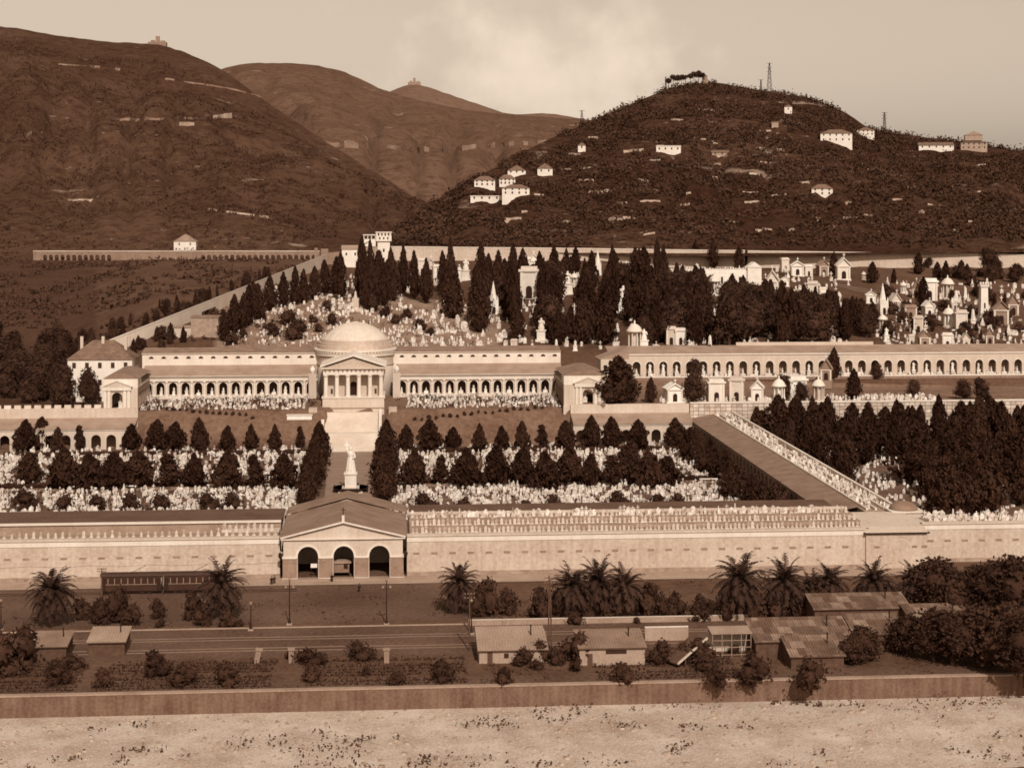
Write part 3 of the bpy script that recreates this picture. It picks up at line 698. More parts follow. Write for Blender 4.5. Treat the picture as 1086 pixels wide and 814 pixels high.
house((X, Y, z - 2), 11, 10, 10, 'square stone chapel of pale ashlar near the climbing wall', 'flat', 0, 0, wall='ashlar', roofm='roof', cat='chapel', name='chapel')
X, Y, z, t0 = ground(190, 358)
house((X, Y, z - 2), 11, 8, 6, 'low pale shed with a flat roof beside the ashlar chapel', 'flat', 1, 2, wall='plaster', roofm='roofpale')
X, Y = pt(372, 868); house((X, Y, zat(285, 868) + 4), 9.5, 8, 6.5, 'small white cottage below the castle tower', 'gable', 1, 2, roofm='roofpale', rh=2.2)
# castle with a tower at the head of the climbing wall
X, Y = pt(407, 895); zb = zat(288, 895)
t = thing('castle_house', 'white battlemented tower house with a terrace on top of the slope', 'castle', (X, Y, zb))
MB().box(-3.4, 3.4, 0, 7, -6, 17).build('tower', M['house'], t); MB().box(-4.3, 4.3, -.9, 8, 17, 20).build('tower_gallery', M['house'], t)
b = MB()
for i in range(5): b.box(-4.3 + 1.85 * i, -3.3 + 1.85 * i, -.9, -.3, 20, 21.6); b.box(-4.3 + 1.85 * i, -3.3 + 1.85 * i, 7.4, 8, 20, 21.6)
b.build('loggia_post', M['house'], t); MB().box(-4.6, 4.6, -1.2, 8.3, 21.6, 22.2).build('tower_roof', M['cornice'], t)
for z_ in (6, 11): MB().box(-.5, .5, -.08, .05, z_, z_ + 1.8).build('window', M['glass'], t)
for x_ in (-2.2, 0, 2.2): MB().box(x_ - .4, x_ + .4, -.98, -.85, 18, 19.3).build('window', M['glass'], t)
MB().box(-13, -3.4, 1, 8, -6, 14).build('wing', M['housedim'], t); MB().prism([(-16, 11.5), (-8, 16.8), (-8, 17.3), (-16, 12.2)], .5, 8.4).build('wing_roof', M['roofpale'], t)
MB().box(-11, -4.5, .5, 8.5, 14, 18.2).build('upper_wing', M['house'], t); MB().box(-11.6, -4, 0, 9, 20.2, 20.7).build('terrace_roof', M['cornice'], t)
b = MB(); [b.box(-11.2 + 2.1 * i, -10.8 + 2.1 * i, .4, .8, 18.2, 20.2) for i in range(4)]; b.build('terrace_post', M['house'], t)
MB().tube((-7.5, 4, 20), (-7.5, 4, 31), .15, .08).build('flagpole', M['black'], t)
X, Y = pt(350, 884); t = thing('ruined_wall', 'broken stone wall stubs at the head of the climbing wall', 'wall', (X, Y, zat(285, 884)))
b = MB(); b.box(-5, -1, 0, 3, -3, 11); b.box(-1, 9, .5, 3, -3, 9); b.box(-8.5, -6.8, 0, 2, -3, 11.5); b.build('masonry', M['greystone'], t)

# houses on the scrub hill
CLEAR = []
def hh(px_, pyb, wpx, hpx, label, roof='hip', **k):
    X, Y, z, tt = findR(px_, pyb); s = tt / F
    CLEAR.append((X, Y, wpx * s * .55 + 6)); return house((X, Y, z + 1.0), wpx * s, wpx * s * .6, hpx * s * .88, label, roof, rz=-math.atan((px_ - CX) / F) * .6 - YAW, win=(1.1, 1.5), **k)
hh(514, 200, 22, 8, 'white hillside house with a low hipped roof, leftmost of the cluster', rh=3)
hh(519, 216, 40, 6, 'long low white terrace house, lowest of the hillside cluster', 'flat', rows=1, cols=5, roofm='house')
hh(538, 199, 17, 8, 'small hipped house in the middle of the hillside cluster', rh=3)
hh(547, 210, 29, 9, 'broad white house at the right end of the hillside cluster', rh=2.5)
hh(548, 187, 19, 5, 'white bungalow with a pointed roof above the hillside cluster', 'front', rh=4, rows=1, cols=3)
hh(578, 187, 16, 7, 'white gabled cottage to the right of the hillside cluster', 'front', rh=4, rows=1, cols=2)
hh(617, 161, 8, 6, 'tiny white cottage high on the left flank of the scrub hill', 'front', rh=2.5, rows=1, cols=1)
hh(709, 164, 26, 8, 'bright white flat-roofed house on the middle of the scrub hill', 'flat', rows=1, cols=4, roofm='cornice')
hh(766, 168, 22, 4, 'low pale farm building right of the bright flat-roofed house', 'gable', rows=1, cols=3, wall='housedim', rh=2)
hh(836, 121, 8, 7, 'small white cottage just below the hilltop pylon', 'front', rh=2, rows=1, cols=1)
hh(887, 153, 33, 11, 'large white villa on the right shoulder of the scrub hill', rh=3.5, cols=5)
hh(918, 146, 18, 7, 'white house tucked right behind the large shoulder villa', 'front', rh=3)
hh(993, 160, 36, 5, 'long low white farmhouse on the right skyline', 'gable', rows=1, cols=5, rh=3)
hh(872, 211, 22, 9, 'white house alone among trees halfway down the scrub hill', rh=3, cols=3)
hh(822, 135, 7, 4, 'tiny round pale water tank on the scrub hill', 'flat', rows=0, cols=0, wall='housedim', roofm='housedim', cat='hut', name='hut')
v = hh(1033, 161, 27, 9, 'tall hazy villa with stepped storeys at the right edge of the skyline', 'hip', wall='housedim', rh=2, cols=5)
MB().box(-7, 7, 2, 10, 8, 12.5).build('upper_storey', M['housedim'], v); MB().prism([(-7.6, 12.5), (7.6, 12.5), (0, 16)], 1.6, 10.4).build('upper_roof', M['roofpale'], v)
X, Y, z, tt = findA(196, 266); house((X, Y, z + 1), 15, 10, 5, 'small white gabled farmhouse above the aqueduct', 'front', rows=1, cols=2, rh=5, roofm='roofpale')
# forts on the far ridges
def fort(X, Y, z, s, label):
    t = thing('hill_fort', label, 'fort', (X, Y, z)); MB().box(-14 * s, 16 * s, 0, 14 * s, -6, 4 * s).build('wall', M['greystone'], t)
    MB().box(-2 * s, 4 * s, 3 * s, 9 * s, 4 * s, 14 * s).build('tower', M['greystone'], t); MB().box(-10 * s, -4 * s, 2 * s, 9 * s, 4 * s, 7 * s).build('block', M['greystone'], t)
    MB().box(6 * s, 13 * s, 2 * s, 9 * s, 4 * s, 6.5 * s).build('block', M['greystone'], t)
X, Y = pt(166, 2290); fort(X, Y, zat(47, 2290), .85, 'ruined fort on the left mountain ridge')
X, Y = pt(439, 5590); fort(X, Y, zat(89, 5590), 1.5, 'small fort on the distant pointed peak')

# ------------------------------------------------------------------ trees
def crown_cypress(h, r, n, size, seed, core=.72):
    u = rng.uniform(0, 1, n); hh_ = u ** .9; e1 = 1.25 + .35 * (seed * 1.7 % 3); e2 = .65 + .12 * (seed * 2.3 % 3)
    prof_ = np.clip(np.minimum(hh_ / (.08 + .04 * (seed * 3.1 % 4)), 1), 0, 1) * (1 - hh_ ** e1) ** e2
    a = rng.uniform(0, 2 * math.pi, n)
    wob = 1 + .22 * np.sin(3 * a + seed + hh_ * 9) + .16 * np.sin(5 * a - hh_ * 17 + seed * 2)
    rr = r * (prof_ + .04) * wob * rng.uniform(.72, 1.22, n)
    C = np.stack([rr * np.cos(a), rr * np.sin(a), h * (.05 + .95 * hh_)], 1)
    V, Q = leaves(C, size, .5, 1.3)
    k = MB().lathe([(r * core * x, h * y) for x, y in ((.05, .06), (.9, .16), (1, .35), (.8, .6), (.45, .82), (.05, .97))], 9)
    vv = np.array(k.v) + rng.normal(scale=r * .06, size=(len(k.v), 3)); off = len(V)
    Q2 = [f for f in k.f if len(f) == 4]
    return np.concatenate([V, vv]), np.concatenate([Q, np.array(Q2) + off])
def crown_broad(h, r, n, size, blobs, z0, seed, cone=0.0):
    rr = random.Random(seed); Cs = []; cores = MB()
    for i in range(blobs):
        f = i / max(1, blobs - 1); zc = z0 + (h - z0) * (.15 + .7 * f); br = r * (.62 - .25 * abs(f - .4)) * rr.uniform(.75, 1.15) * (1 - cone * f * .6)
        a = rr.uniform(0, 6.28); d = r * .55 * rr.uniform(.4, 1.1) * (1 - f * .5) * (1 - cone * f)
        c = np.array([d * math.cos(a), d * math.sin(a), zc]); m_ = n // blobs
        v = rng.normal(size=(m_, 3)); v /= np.linalg.norm(v, axis=1)[:, None]
        Cs.append(c + v * br * rng.uniform(.72, 1.32, m_)[:, None] * np.array([1, 1, .85]))
        cores.lathe([(br * .75 * math.sin(q), c[2] - br * .68 * math.cos(q)) for q in (.15, .8, 1.57, 2.3, 2.95)], 7, c[0], c[1])
    V, Q = leaves(np.concatenate(Cs), size, .5); off = len(V)
    Q2 = np.array([f for f in cores.f if len(f) == 4]) + off
    return np.concatenate([V, np.array(cores.v)]), np.concatenate([Q, Q2])
def trunk(h, r, limbs=0, seed=1):
    b = MB().tube((0, 0, -1), (0, 0, h * .5), r, r * .8, 7); rr = random.Random(seed); b.tube((0, 0, h * .5), (.1 * r, 0, h), r * .8, r * .4, 7)
    for i in range(limbs):
        a = rr.uniform(0, 6.28); z = h * rr.uniform(.5, .95); e = h * .5; b.tube((0, 0, z), (e * math.cos(a), e * math.sin(a), z + e * .8), r * .45, r * .15, 5)
    return b.mesh('trunk', M['bark'])
def cyp_kind(h, r, n, size, seed, name='cypress_tree', core=.72):
    V, Q = crown_cypress(h, r, n, size, seed, core); return (name, 'tree', [('trunk', trunk(h * .3, r * .13)), ('crown', npmesh('crown', V, Q, M['cyp']))])
def broad_kind(h, r, n, size, blobs, z0, seed, name='broadleaf_tree', m='leaf', cone=0.0, cat='tree'):
    V, Q = crown_broad(h, r, n, size, blobs, z0, seed, cone); return (name, cat, [('trunk', trunk(max(h * .55, 1), max(r * .09, .06), 4, seed)), ('crown', npmesh('crown', V, Q, M[m]))])
CYP = [cyp_kind(10, 1.45 + .2 * (i % 4), 1500, .55, i * 1.7) for i in range(8)]
COURT = [cyp_kind(10, 2.7, 1900, .85, 3 + i * 2.3, 'court_tree', .66) for i in range(4)] + [broad_kind(10, 3.0, 1700, .6, 9, .6, 40 + i, 'court_tree', 'cyp', .7) for i in range(2)]
BROAD = [broad_kind(10, 4.4, 2200, .62, 12, 1.6, 60 + i) for i in range(4)]
SHRUB = [broad_kind(3, 2.2, 500, .42, 6, .1, 80 + i, 'shrub', 'leaf', cat='shrub') for i in range(3)]
def tree(kinds, X, Y, z, h, base=10.0, wide=1.0, label='', group=None):
    k = rnd.choice(kinds); s = h / base; o = spawn(k, (X, Y, z), rnd.uniform(0, 6.28), (s * wide * rnd.uniform(.85, 1.15), s * wide * rnd.uniform(.85, 1.15), s), label, group)
    o.rotation_euler.x = rnd.gauss(0, .025); o.rotation_euler.y = rnd.gauss(0, .025); return o

# two rows along the axis
for side, lab in ((-1, 'tall clipped cypress in the left row beside the central path'), (1, 'tall clipped cypress in the right row beside the central path')):
    for i in range(13):
        Y = 431 + 6.9 * i; k = (Y - 400) / 120; X = -12.3 + side * (10.6 - .7 * k) - 1.0 * k
        tree(CYP, X + rnd.uniform(-.6, .6), Y, 0, rnd.uniform(9.8, 13), wide=rnd.uniform(1.05, 1.35), label=lab, group='cypress rows beside the central path')
# rows of court trees
ROWA = [32, 68, 97, 122, 146, 178, 208, 240, 268, 300] + [437, 467, 495, 527, 556, 578, 603, 626, 648, 668, 690, 708]
ROWB = [24, 44, 62, 85, 138, 165, 187, 213, 241, 266, 292, 318] + [430, 457, 480, 508, 532, 553, 574, 601, 628, 650, 674]
for px_ in ROWA:
    X, Y = pt(px_ + rnd.uniform(-2, 2), 455 + rnd.uniform(-4, 8)); tree(COURT, X, Y, 0, rnd.uniform(7.8, 11.5), wide=rnd.uniform(1.05, 1.45), label='dark bushy tree in the middle row of the grave court', group='middle row of court trees')
for px_ in ROWB:
    X, Y = pt(px_ + rnd.uniform(-2, 2), 526 + rnd.uniform(-2, 5)); tree(COURT, X, Y, 0, rnd.uniform(7.2, 11.0), wide=rnd.uniform(.9, 1.25), label='dark tree in the back row of the grave court', group='back row of court trees')
for px_ in [30, 67, 105, 143, 170, 218, 245, 450, 488, 560, 700, 720, 590, 660]:
    X, Y = pt(px_ + rnd.uniform(-4, 4), 418 + rnd.uniform(-4, 4)); tree(SHRUB, X, Y, 0, rnd.uniform(3.2, 5.2), 3.0, label='low dark shrub among the front graves of the court', group='shrubs in the front grave bed')
for i in range(16):   # trees along the right wing
    X, Y = 97 - rnd.uniform(0, 5), 400 + 8.5 * i; tree(COURT, X, Y, 0, rnd.uniform(7, 10), wide=1.1, label='dark tree in the line against the right arcaded wing', group='trees against the right wing')
# hedge lines across the court and planted dots on the banks
def hedge(x0, x1, Y, h, w, z, label):
    n = int((x1 - x0) * 26); C = np.stack([rng.uniform(x0, x1, n), Y + rng.uniform(-w, w, n) / 2, z + rng.uniform(.05, 1, n) ** .7 * h], 1)
    V, Q = leaves(C, .45); bx = MB().box(x0, x1, Y - w * .35, Y + w * .35, z, z + h * .8)
    return tag(put('hedge', npmesh('hedge', np.concatenate([V, np.array(bx.v)]), np.concatenate([Q, np.array(bx.f) + len(V)]), M['cyp'])), label, 'hedge')
hedge(-125, -24, 463.5, 1.3, 1.2, 0, 'low clipped hedge along the middle path, left of the centre')
hedge(-3, 98, 463.5, 1.3, 1.2, 0, 'low clipped hedge along the middle path, right of the centre')
hedge(-125, -24, 524.5, 1.4, 1.2, 0, 'low clipped hedge at the back of the court, left of the centre')
hedge(-3, 98, 524.5, 1.4, 1.2, 0, 'low clipped hedge at the back of the court, right of the centre')
def dots(p0, y0, p1, y1, n, lab):
    for i in range(n):
        k = i / (n - 1); X, Y, z, t0 = ground(p0 + (p1 - p0) * k, y0 + (y1 - y0) * k, 500); tree(SHRUB, X, Y, z - .1, rnd.uniform(.9, 1.3), 3.0, label=lab, group=lab.split(',')[0])
dots(170, 434, 268, 444, 15, 'clipped round bush in the descending line on the left bank, one of the dotted row')
dots(440, 447, 575, 434, 19, 'clipped round bush in the rising line on the right bank, one of the dotted row')
# outer court wood
pts_done = []
while len(pts_done) < 62:
    X, Y = rnd.uniform(120, 215), rnd.uniform(392, 541)
    if pxof(X, Y) < 775 or pxof(X, Y) > 1110: continue
    q = pxof(X, Y); pb = pyof(0, dep(X, Y))
    if 925 < q < 980 and 475 < pb < 535 and rnd.random() < .85: continue
    if 905 < q < 985 and pb > 505 and rnd.random() < .9: continue
    if any((X - a) ** 2 + (Y - c) ** 2 < 22 for a, c in pts_done): continue
    pts_done.append((X, Y)); tree(CYP, X, Y, 0, rnd.uniform(10.5, 16), wide=rnd.uniform(1.05, 1.6), label='dark conical cypress in the outer court below the niche wall', group='cypresses of the outer court')
for px_ in (800, 822, 840, 858, 876, 900, 918, 936, 952, 970, 992, 1012, 1034, 1056):
    X, Y = pt(px_, 534); tree(CYP, X, Y - 4, 0, rnd.uniform(12.5, 18), wide=rnd.uniform(.95, 1.3), label='dark conical cypress in the outer court below the niche wall', group='cypresses of the outer court')
# cypress wood on the slope
def inwood(px_, py_):
    top = np.interp(px_, [385, 470, 640, 700, 800, 860, 930], [300, 296, 290, 300, 318, 322, 340])
    bot = np.interp(px_, [385, 430, 470, 500, 520, 930], [318, 322, 332, 350, 368, 370])
    if px_ < 520: top = max(top, 292)
    return top < py_ < bot
done = []
tries = 0
gaps = [(453, 294, 14), (440, 292, 7), (494, 297, 5), (524, 333, 7), (561, 317, 9), (574, 362, 5), (602, 312, 8), (661, 332, 6), (673, 373, 9), (717, 366, 12), (690, 372, 8), (753, 370, 9), (634, 293, 6), (758, 313, 6), (540, 366, 6)]
LABW = 'tall dark cypress in the dense wood on the slope behind the galleries'
def clear(px_, py_, h_px):   # leave the tombs in the wood in view
    return not any(abs(px_ - a) < r + 4 and c - 2 < py_ < c + h_px + 6 for a, c, r in gaps)
while len(done) < 225 and tries < 16000:
    tries += 1
    px_, py_ = rnd.uniform(385, 932), rnd.uniform(290, 371)
    if not inwood(px_, py_): continue
    X, Y, z, tt = ground(px_, py_, 600); h = rnd.uniform(13, 23); hp = h * F / tt
    if px_ > 700: h = min(h, (py_ - np.interp(px_, [700, 800, 860, 935], [284, 303, 312, 332])) * tt / F + 4); h = max(h, 9)
    if px_ < 700: h = min(h, (py_ - (rnd.uniform(264, 293) if px_ < 560 else rnd.uniform(258, 290))) * tt / F + 2)
    if h < 6: continue
    hp = h * F / tt
    if not clear(px_, py_, hp): continue
    if any((X - a) ** 2 + (Y - c) ** 2 < 11 for a, c in done): continue
    done.append((X, Y))
    if px_ > 690 and rnd.random() < .6 or rnd.random() < .15: tree(BROAD, X, Y, z - .5, h * .8, wide=rnd.uniform(.7, 1.0), label='dark round evergreen in the dense wood on the slope behind the galleries', group='round evergreens of the slope wood')
    else: tree(CYP, X, Y, z - .5, h, wide=rnd.uniform(.7, 1.1), label=LABW, group='cypresses of the slope wood')
for px_, yb, yt in ((478, 300, 254), (470, 310, 268), (511, 300, 258), (540, 330, 262), (545, 345, 275), (588, 300, 262), (648, 312, 262), (665, 340, 300), (672, 316, 265), (697, 300, 255), (703, 312, 262), (628, 308, 268), (610, 290, 262), (738, 284, 256), (757, 285, 254), (784, 285, 262), (801, 283, 268), (440, 318, 268), (452, 322, 276), (428, 312, 262), (415, 318, 265), (408, 325, 280), (400, 322, 270), (393, 318, 258), (388, 330, 262), (381, 320, 254), (362, 318, 270), (345, 312, 277), (333, 318, 284), (322, 322, 287), (312, 324, 284), (300, 326, 290), (287, 330, 292), (275, 338, 302), (262, 346, 304), (268, 340, 300), (238, 362, 336), (248, 354, 314), (256, 350, 312), (356, 312, 274), (884, 292, 268), (974, 291, 268), (979, 330, 295), (1020, 296, 276), (994, 296, 278), (1003, 298, 277), (948, 300, 285), (925, 300, 278), (1026, 298, 280)):
    X, Y, z, tt = ground(px_, yb, 600); h = (yb - yt) * tt / F * 1.05
    tree(CYP, X, Y, z - .5, h, wide=min(1.3, 14 / h) if h > 12 else 1.2, label='tall dark cypress standing clear on the upper slope', group='cypresses of the upper slope')
for i in range(46):
    px_, py_ = rnd.uniform(935, 1090), rnd.uniform(292, 366); X, Y, z, tt = ground(px_, py_, 612)
    tree(SHRUB if i % 3 else CYP, X, Y, z - .3, rnd.uniform(3, 6.5), 3.0 if i % 3 else 10.0, label='small dark shrub or cypress between the tombs of the right slope', group='greenery between the tombs of the right slope')
# round trees: by the white house, in the mound, on the valley side
for px_, py_, h in ((735, 428, 10.5), (655, 427, 16), (645, 430, 8), (668, 428, 8), (690, 427, 9), (738, 402, 7.5), (752, 396, 7), (884, 402, 12), (832, 425, 9), (850, 426, 7), (925, 398, 7), (930, 402, 6), (905, 424, 11), (1022, 424, 7), (970, 420, 6), (1040, 430, 8), (1052, 300, 9), (1075, 300, 8), (1058, 290, 8), (1048, 288, 13), (985, 284, 6)):
    X, Y, z, tt = ground(px_, py_, 540); tree(BROAD if px_ not in (655, 690, 884, 905) else CYP, X, Y, z - .3, h, wide=1.0 if px_ not in (655,) else 2.0, label='dark tree beside the chapels and the long arcade terraces', group='trees of the chapel terraces')
for px_, py_ in ((246, 366), (258, 358), (305, 344), (318, 352), (332, 342), (312, 360), (346, 330), (352, 345), (408, 336), (420, 343), (395, 330), (446, 350), (432, 338), (456, 356), (338, 352), (290, 356)):
    X, Y, z, tt = ground(px_, py_, 610); tree(SHRUB, X, Y, z - .3, rnd.uniform(3, 6.5), 3.0, label='dark rounded shrub among the graves of the burial mound', group='shrubs on the burial mound')
n_ = 0
while n_ < 70:
    px_, py_ = rnd.uniform(-25, 100), rnd.uniform(368, 432)
    if px_ > 70 and py_ > 366: continue
    X, Y, z, tt = ground(px_, py_, 545); tree(BROAD, X, Y, z - .5, rnd.uniform(7, 13), label='dark leafy tree in the thicket left of the white house', group='thicket left of the white house'); n_ += 1
for i in range(60):
    k = rnd.uniform(-.15, .8); px_ = 112 + 234 * k; tt = wall_t(max(0, min(1, k))) + rnd.uniform(6, 45); px_ -= rnd.uniform(2, 12); X, Y = pt(px_, tt); z = gz(px_, tt); ztop = zat(363 - 93 * k - rnd.uniform(2, 14), tt)
    tree(BROAD if i % 2 else CYP, X, Y, z - .5, max(6, min(19, ztop - z)), wide=rnd.uniform(.5, .8), label='dark tree behind the climbing wall', group='trees behind the climbing wall')
for px_, py_, h in ((92, 424, 12), (99, 424, 9), (70, 428, 13), (62, 432, 10)):
    X, Y = pt(px_, 556); tree(BROAD, X, Y, 11.5, h, wide=.7, label='dark tree in front of the tall white house', group='trees before the tall white house')
for i in range(30):
    px_ = rnd.uniform(140, 285); X, Y, z, tt = ground(px_, np.interp(px_, [140, 262, 285], [368, 338, 330]) + rnd.uniform(-2, 12), 600)
    if abs(px_ - 212) < 22 and rnd.random() < .8: continue
    tree(CYP if i % 3 else BROAD, X, Y, z - .5, rnd.uniform(4, 7.5), label='dark tree below the climbing wall', group='trees below the climbing wall')
# scrub that nobody could count
def scrub(name, label, hz_, fr, foot, p0, p1, n, size, m, kmin=0, kmax=1.0, dens=None, per=7, seed=5):
    Cs = []; r_ = random.Random(seed)
    for i in range(n):
        p_ = r_.uniform(p0, p1); k = r_.uniform(kmin, kmax) ** .8; t = foot + (fr(p_) - foot) * k; X, Y = pt(p_, t)
        if mn.noise(Vector((X, Y, 3)) / 55) + .6 * mn.noise(Vector((X, Y, 9)) / 18) < (dens if dens is not None else -.1): continue
        if any(abs(X - a) < c and -24 < Y - b_ < 14 for a, b_, c in CLEAR): continue
        z = hz_(p_, t); s = size * r_.uniform(.6, 1.5) * (t / 1100)
        for j in range(per): Cs.append((X + r_.gauss(0, s * .5), Y + r_.gauss(0, s * .5), z + abs(r_.gauss(0, s * .55))))
    V, Q = leaves(np.array(Cs), size * .75, .5); o = put(name, npmesh(name, V, Q, M[m])); tag(o, label, 'scrub', kind='stuff'); return o
scrub('hill_scrub', 'dark scrub and olive trees covering the scrub hill', hzR, frR, 915, 400, 1130, 30000, 2.2, 'leafhill', dens=-.2)
scrub('mountain_scrub', 'thin dark scrub dotted over the left mountainside', hzA, frA, 1095, -40, 470, 14000, 2.0, 'leafhill', kmax=.8, dens=-.1, per=5, seed=8)
scrub('valley_scrub', 'rough bushes over the lower left valley side', lambda p_, t: gz(p_, t), lambda p_: 1095, 640, -40, 330, 3600, 2.0, 'leaf2', dens=-.05, seed=9)
def ribbon(name, find, pts_, hgt, m):
    b = MB(); q = []
    for (pa, ya), (pb, yb) in zip(pts_, pts_[1:]):
        n_ = max(2, int(abs(pb - pa) / 5))
        for i in range(n_): k = i / n_; q.append(find(pa + (pb - pa) * k, ya + (yb - ya) * k))
    for (xa, ya, za, ta), (xb, yb, zb, tb) in zip(q, q[1:]):
        if abs(ta - tb) > 160 or mn.noise(Vector((xa / 13, ya / 13, 5))) < -.12: continue
        ha, hb = [hgt * (.55 + .9 * abs(mn.noise(Vector((x_ / 40, y_ / 40, 1))))) for x_, y_ in ((xa, ya), (xb, yb))]
        b.add([(xa, ya - 2, za - 2), (xb, yb - 2, zb - 2), (xb, yb + 1, zb + hb), (xa, ya + 1, za + ha), (xa, ya + 7, za + ha), (xb, yb + 7, zb + hb)], [(0, 1, 2, 3), (3, 2, 5, 4)])
    if b.v: tag(b.build(name, m), kind='structure')
ribbon('hill_road', findA, [(62, 69), (95, 71), (133, 76)], 3, M['scar']); ribbon('hill_road', findA, [(122, 128), (190, 127), (256, 124)], 2.6, M['scar'])
ribbon('quarry_scar', findA, [(190, 134), (222, 133)], 5, M['rock']); ribbon('quarry_scar', findA, [(216, 126), (256, 125)], 5, M['rock']); ribbon('hill_road', findA, [(175, 84), (240, 94), (282, 104)], 2., M['scar'])
ribbon('quarry_scar', findA, [(22, 150), (40, 140)], 6, M['scar']); ribbon('hill_road', findA, [(215, 222), (290, 232)], 2, M['rock']); ribbon('hill_road', findA, [(72, 213), (105, 213)], 2, M['rock'])
ribbon('hill_road', findB, [(345, 156), (385, 157)], 9, M['scar']); ribbon('hill_road', findB, [(410, 158), (440, 161), (480, 160), (520, 156), (560, 154), (590, 150)], 8, M['scar'])
for p_, y_ in ((640, 150), (676, 160), (700, 172), (760, 190), (735, 205), (800, 215), (690, 215), (640, 205), (850, 195), (930, 180), (905, 215), (960, 200), (780, 235), (660, 235), (620, 180), (820, 160), (720, 128), (690, 122), (752, 118), (600, 200), (880, 235), (980, 225)) + tuple((rnd.uniform(540, 1050), rnd.uniform(135, 250)) for _ in range(70)):
    if y_ < skyR(p_) + 14: continue
    ribbon('terrace_wall', findR, [(p_ - rnd.uniform(6, 16), y_ + rnd.uniform(-2, 2)), (p_ + rnd.uniform(6, 16), y_ + rnd.uniform(-2, 2))], 1.5, M['rock'])
# umbrella pines on the summit
V, Q = crown_broad(10, 3.6, 700, .7, 5, 7.4, 5); PINE = ('umbrella_pine', 'tree', [('trunk', MB().tube((0, 0, -2), (.3, 0, 8.2), .28, .18).mesh('trunk', M['bark'])), ('crown', npmesh('crown', V, Q, M['leaf']))])
for i, px_ in enumerate((709, 714, 719, 723, 727, 732, 736, 741, 745)):
    t0 = frR(px_) - 8; X, Y = pt(px_, t0); spawn(PINE, (X, Y, hzR(px_, t0)), i * 1.3, rnd.uniform(.9, 1.25), 'umbrella pine in the row on the hilltop', 'umbrella pines on the hilltop')
X, Y = pt(748, frR(748) - 6); t = thing('hilltop_hut', 'small dark tower hut at the right end of the hilltop pines', 'hut', (X, Y, hzR(748, frR(748) - 6)))
MB().box(-2, 2, 0, 4, -2, 7).build('wall', M['greystone'], t); MB().add([(-2.3, -.3, 7), (2.3, -.3, 7), (2.3, 4.3, 7), (-2.3, 4.3, 7), (0, 2, 9)], [(0,1,4),(1,2,4),(2,3,4),(3,0,4),(3,2,1,0)]).build('roof', M['roof'], t)
# pylons
def pylon(px_, ht, label, w=2.2, arms=3, off=-6):
    t0 = frR(px_) + off; X, Y = pt(px_, t0); z = hzR(px_, t0) - 1; t = thing('lattice_pylon', label, 'pylon', (X, Y, z)); b = MB()
    for sx in (-1, 1):
        for sy in (-1, 1): b.tube((sx * w, sy * w, 0), (sx * .35, sy * .35, ht), .22, .16, 4)
    for i in range(7):
        z0, z1 = ht * i / 7, ht * (i + 1) / 7; a0, a1 = w + (.35 - w) * i / 7, w + (.35 - w) * (i + 1) / 7
        for sy in (-1, 1): b.tube((-a0, sy * a0, z0), (a1, sy * a1, z1), .12, .12, 4); b.tube((a0, sy * a0, z0), (-a1, sy * a1, z1), .12, .12, 4)
    b.build('lattice', M['black'], t)
    for i in range(arms): MB().tube((-2.6, 0, ht * (.98 - .13 * i)), (2.6, 0, ht * (.98 - .13 * i)), .18, .18, 4).build('cross_arm', M['black'], t)
pylon(816, 29, 'tallest lattice pylon, right of the summit'); pylon(807, 12, 'short thin mast left of the tallest pylon', .8, 1)
pylon(617, 14, 'lattice pylon low on the left skyline of the scrub hill', 1.4, 1); pylon(938, 19, 'lattice pylon on the right shoulder of the scrub hill', 1.4); pylon(706, 14, 'thin mast left of the hilltop pines', .7, 0)

# ------------------------------------------------------------------ tombs, chapels, monuments
def cross_(b, x, y, z, s): b.box(x - .08 * s, x + .08 * s, y - .08 * s, y + .08 * s, z, z + 1.1 * s); b.box(x - .35 * s, x + .35 * s, y - .09 * s, y + .09 * s, z + .6 * s, z + .76 * s); return b
def door_(w, h, y): return MB().prism([(w * math.cos(q), h + w * math.sin(q)) for q in [math.pi * k / 8 for k in range(9)]] + [(-w, .1), (w, .1)], y - .04, y + .06).mesh('door', M['dark'])
def K(name, cat, *parts): return (name, cat, list(parts))
def chapel(wm, w=2.2, d=5, h=4.6, rh=2.4, roofm=None):
    roofm = roofm or wm
    b = MB().box(-w - .25, w + .25, -.25, d + .25, -2.5, .4); 
    fr_ = MB(); [fr_.box(s * (w - .3) - .28, s * (w - .3) + .28, -.22, 0, .4, h - .3) for s in (-1, 1)]; fr_.box(-w - .15, w + .15, -.3, .1, h - .3, h)
    return K('funerary_chapel', 'chapel', ('wall', MB().box(-w, w, 0, d, .4, h).prism([(-w, h), (w, h), (0, h + rh)], .25, d - .1).mesh('wall', M[wm])), ('plinth', b.mesh('plinth', M[wm])), ('pilasters', fr_.mesh('pilasters', M['cornice'])),
             ('roof', MB().prism([(-w - .4, h - .1), (-w - .4, h + .25), (0, h + rh + .45), (0, h + rh + .1)], -.35, d + .3).prism([(w + .4, h - .1), (w + .4, h + .25), (0, h + rh + .45), (0, h + rh + .1)], -.35, d + .3).mesh('roof', M[roofm])),
             ('door', door_(.75, 2.2, 0)), ('cross', cross_(MB(), 0, 0, h + rh + .4, 1.3).mesh('cross', M['marble'])))
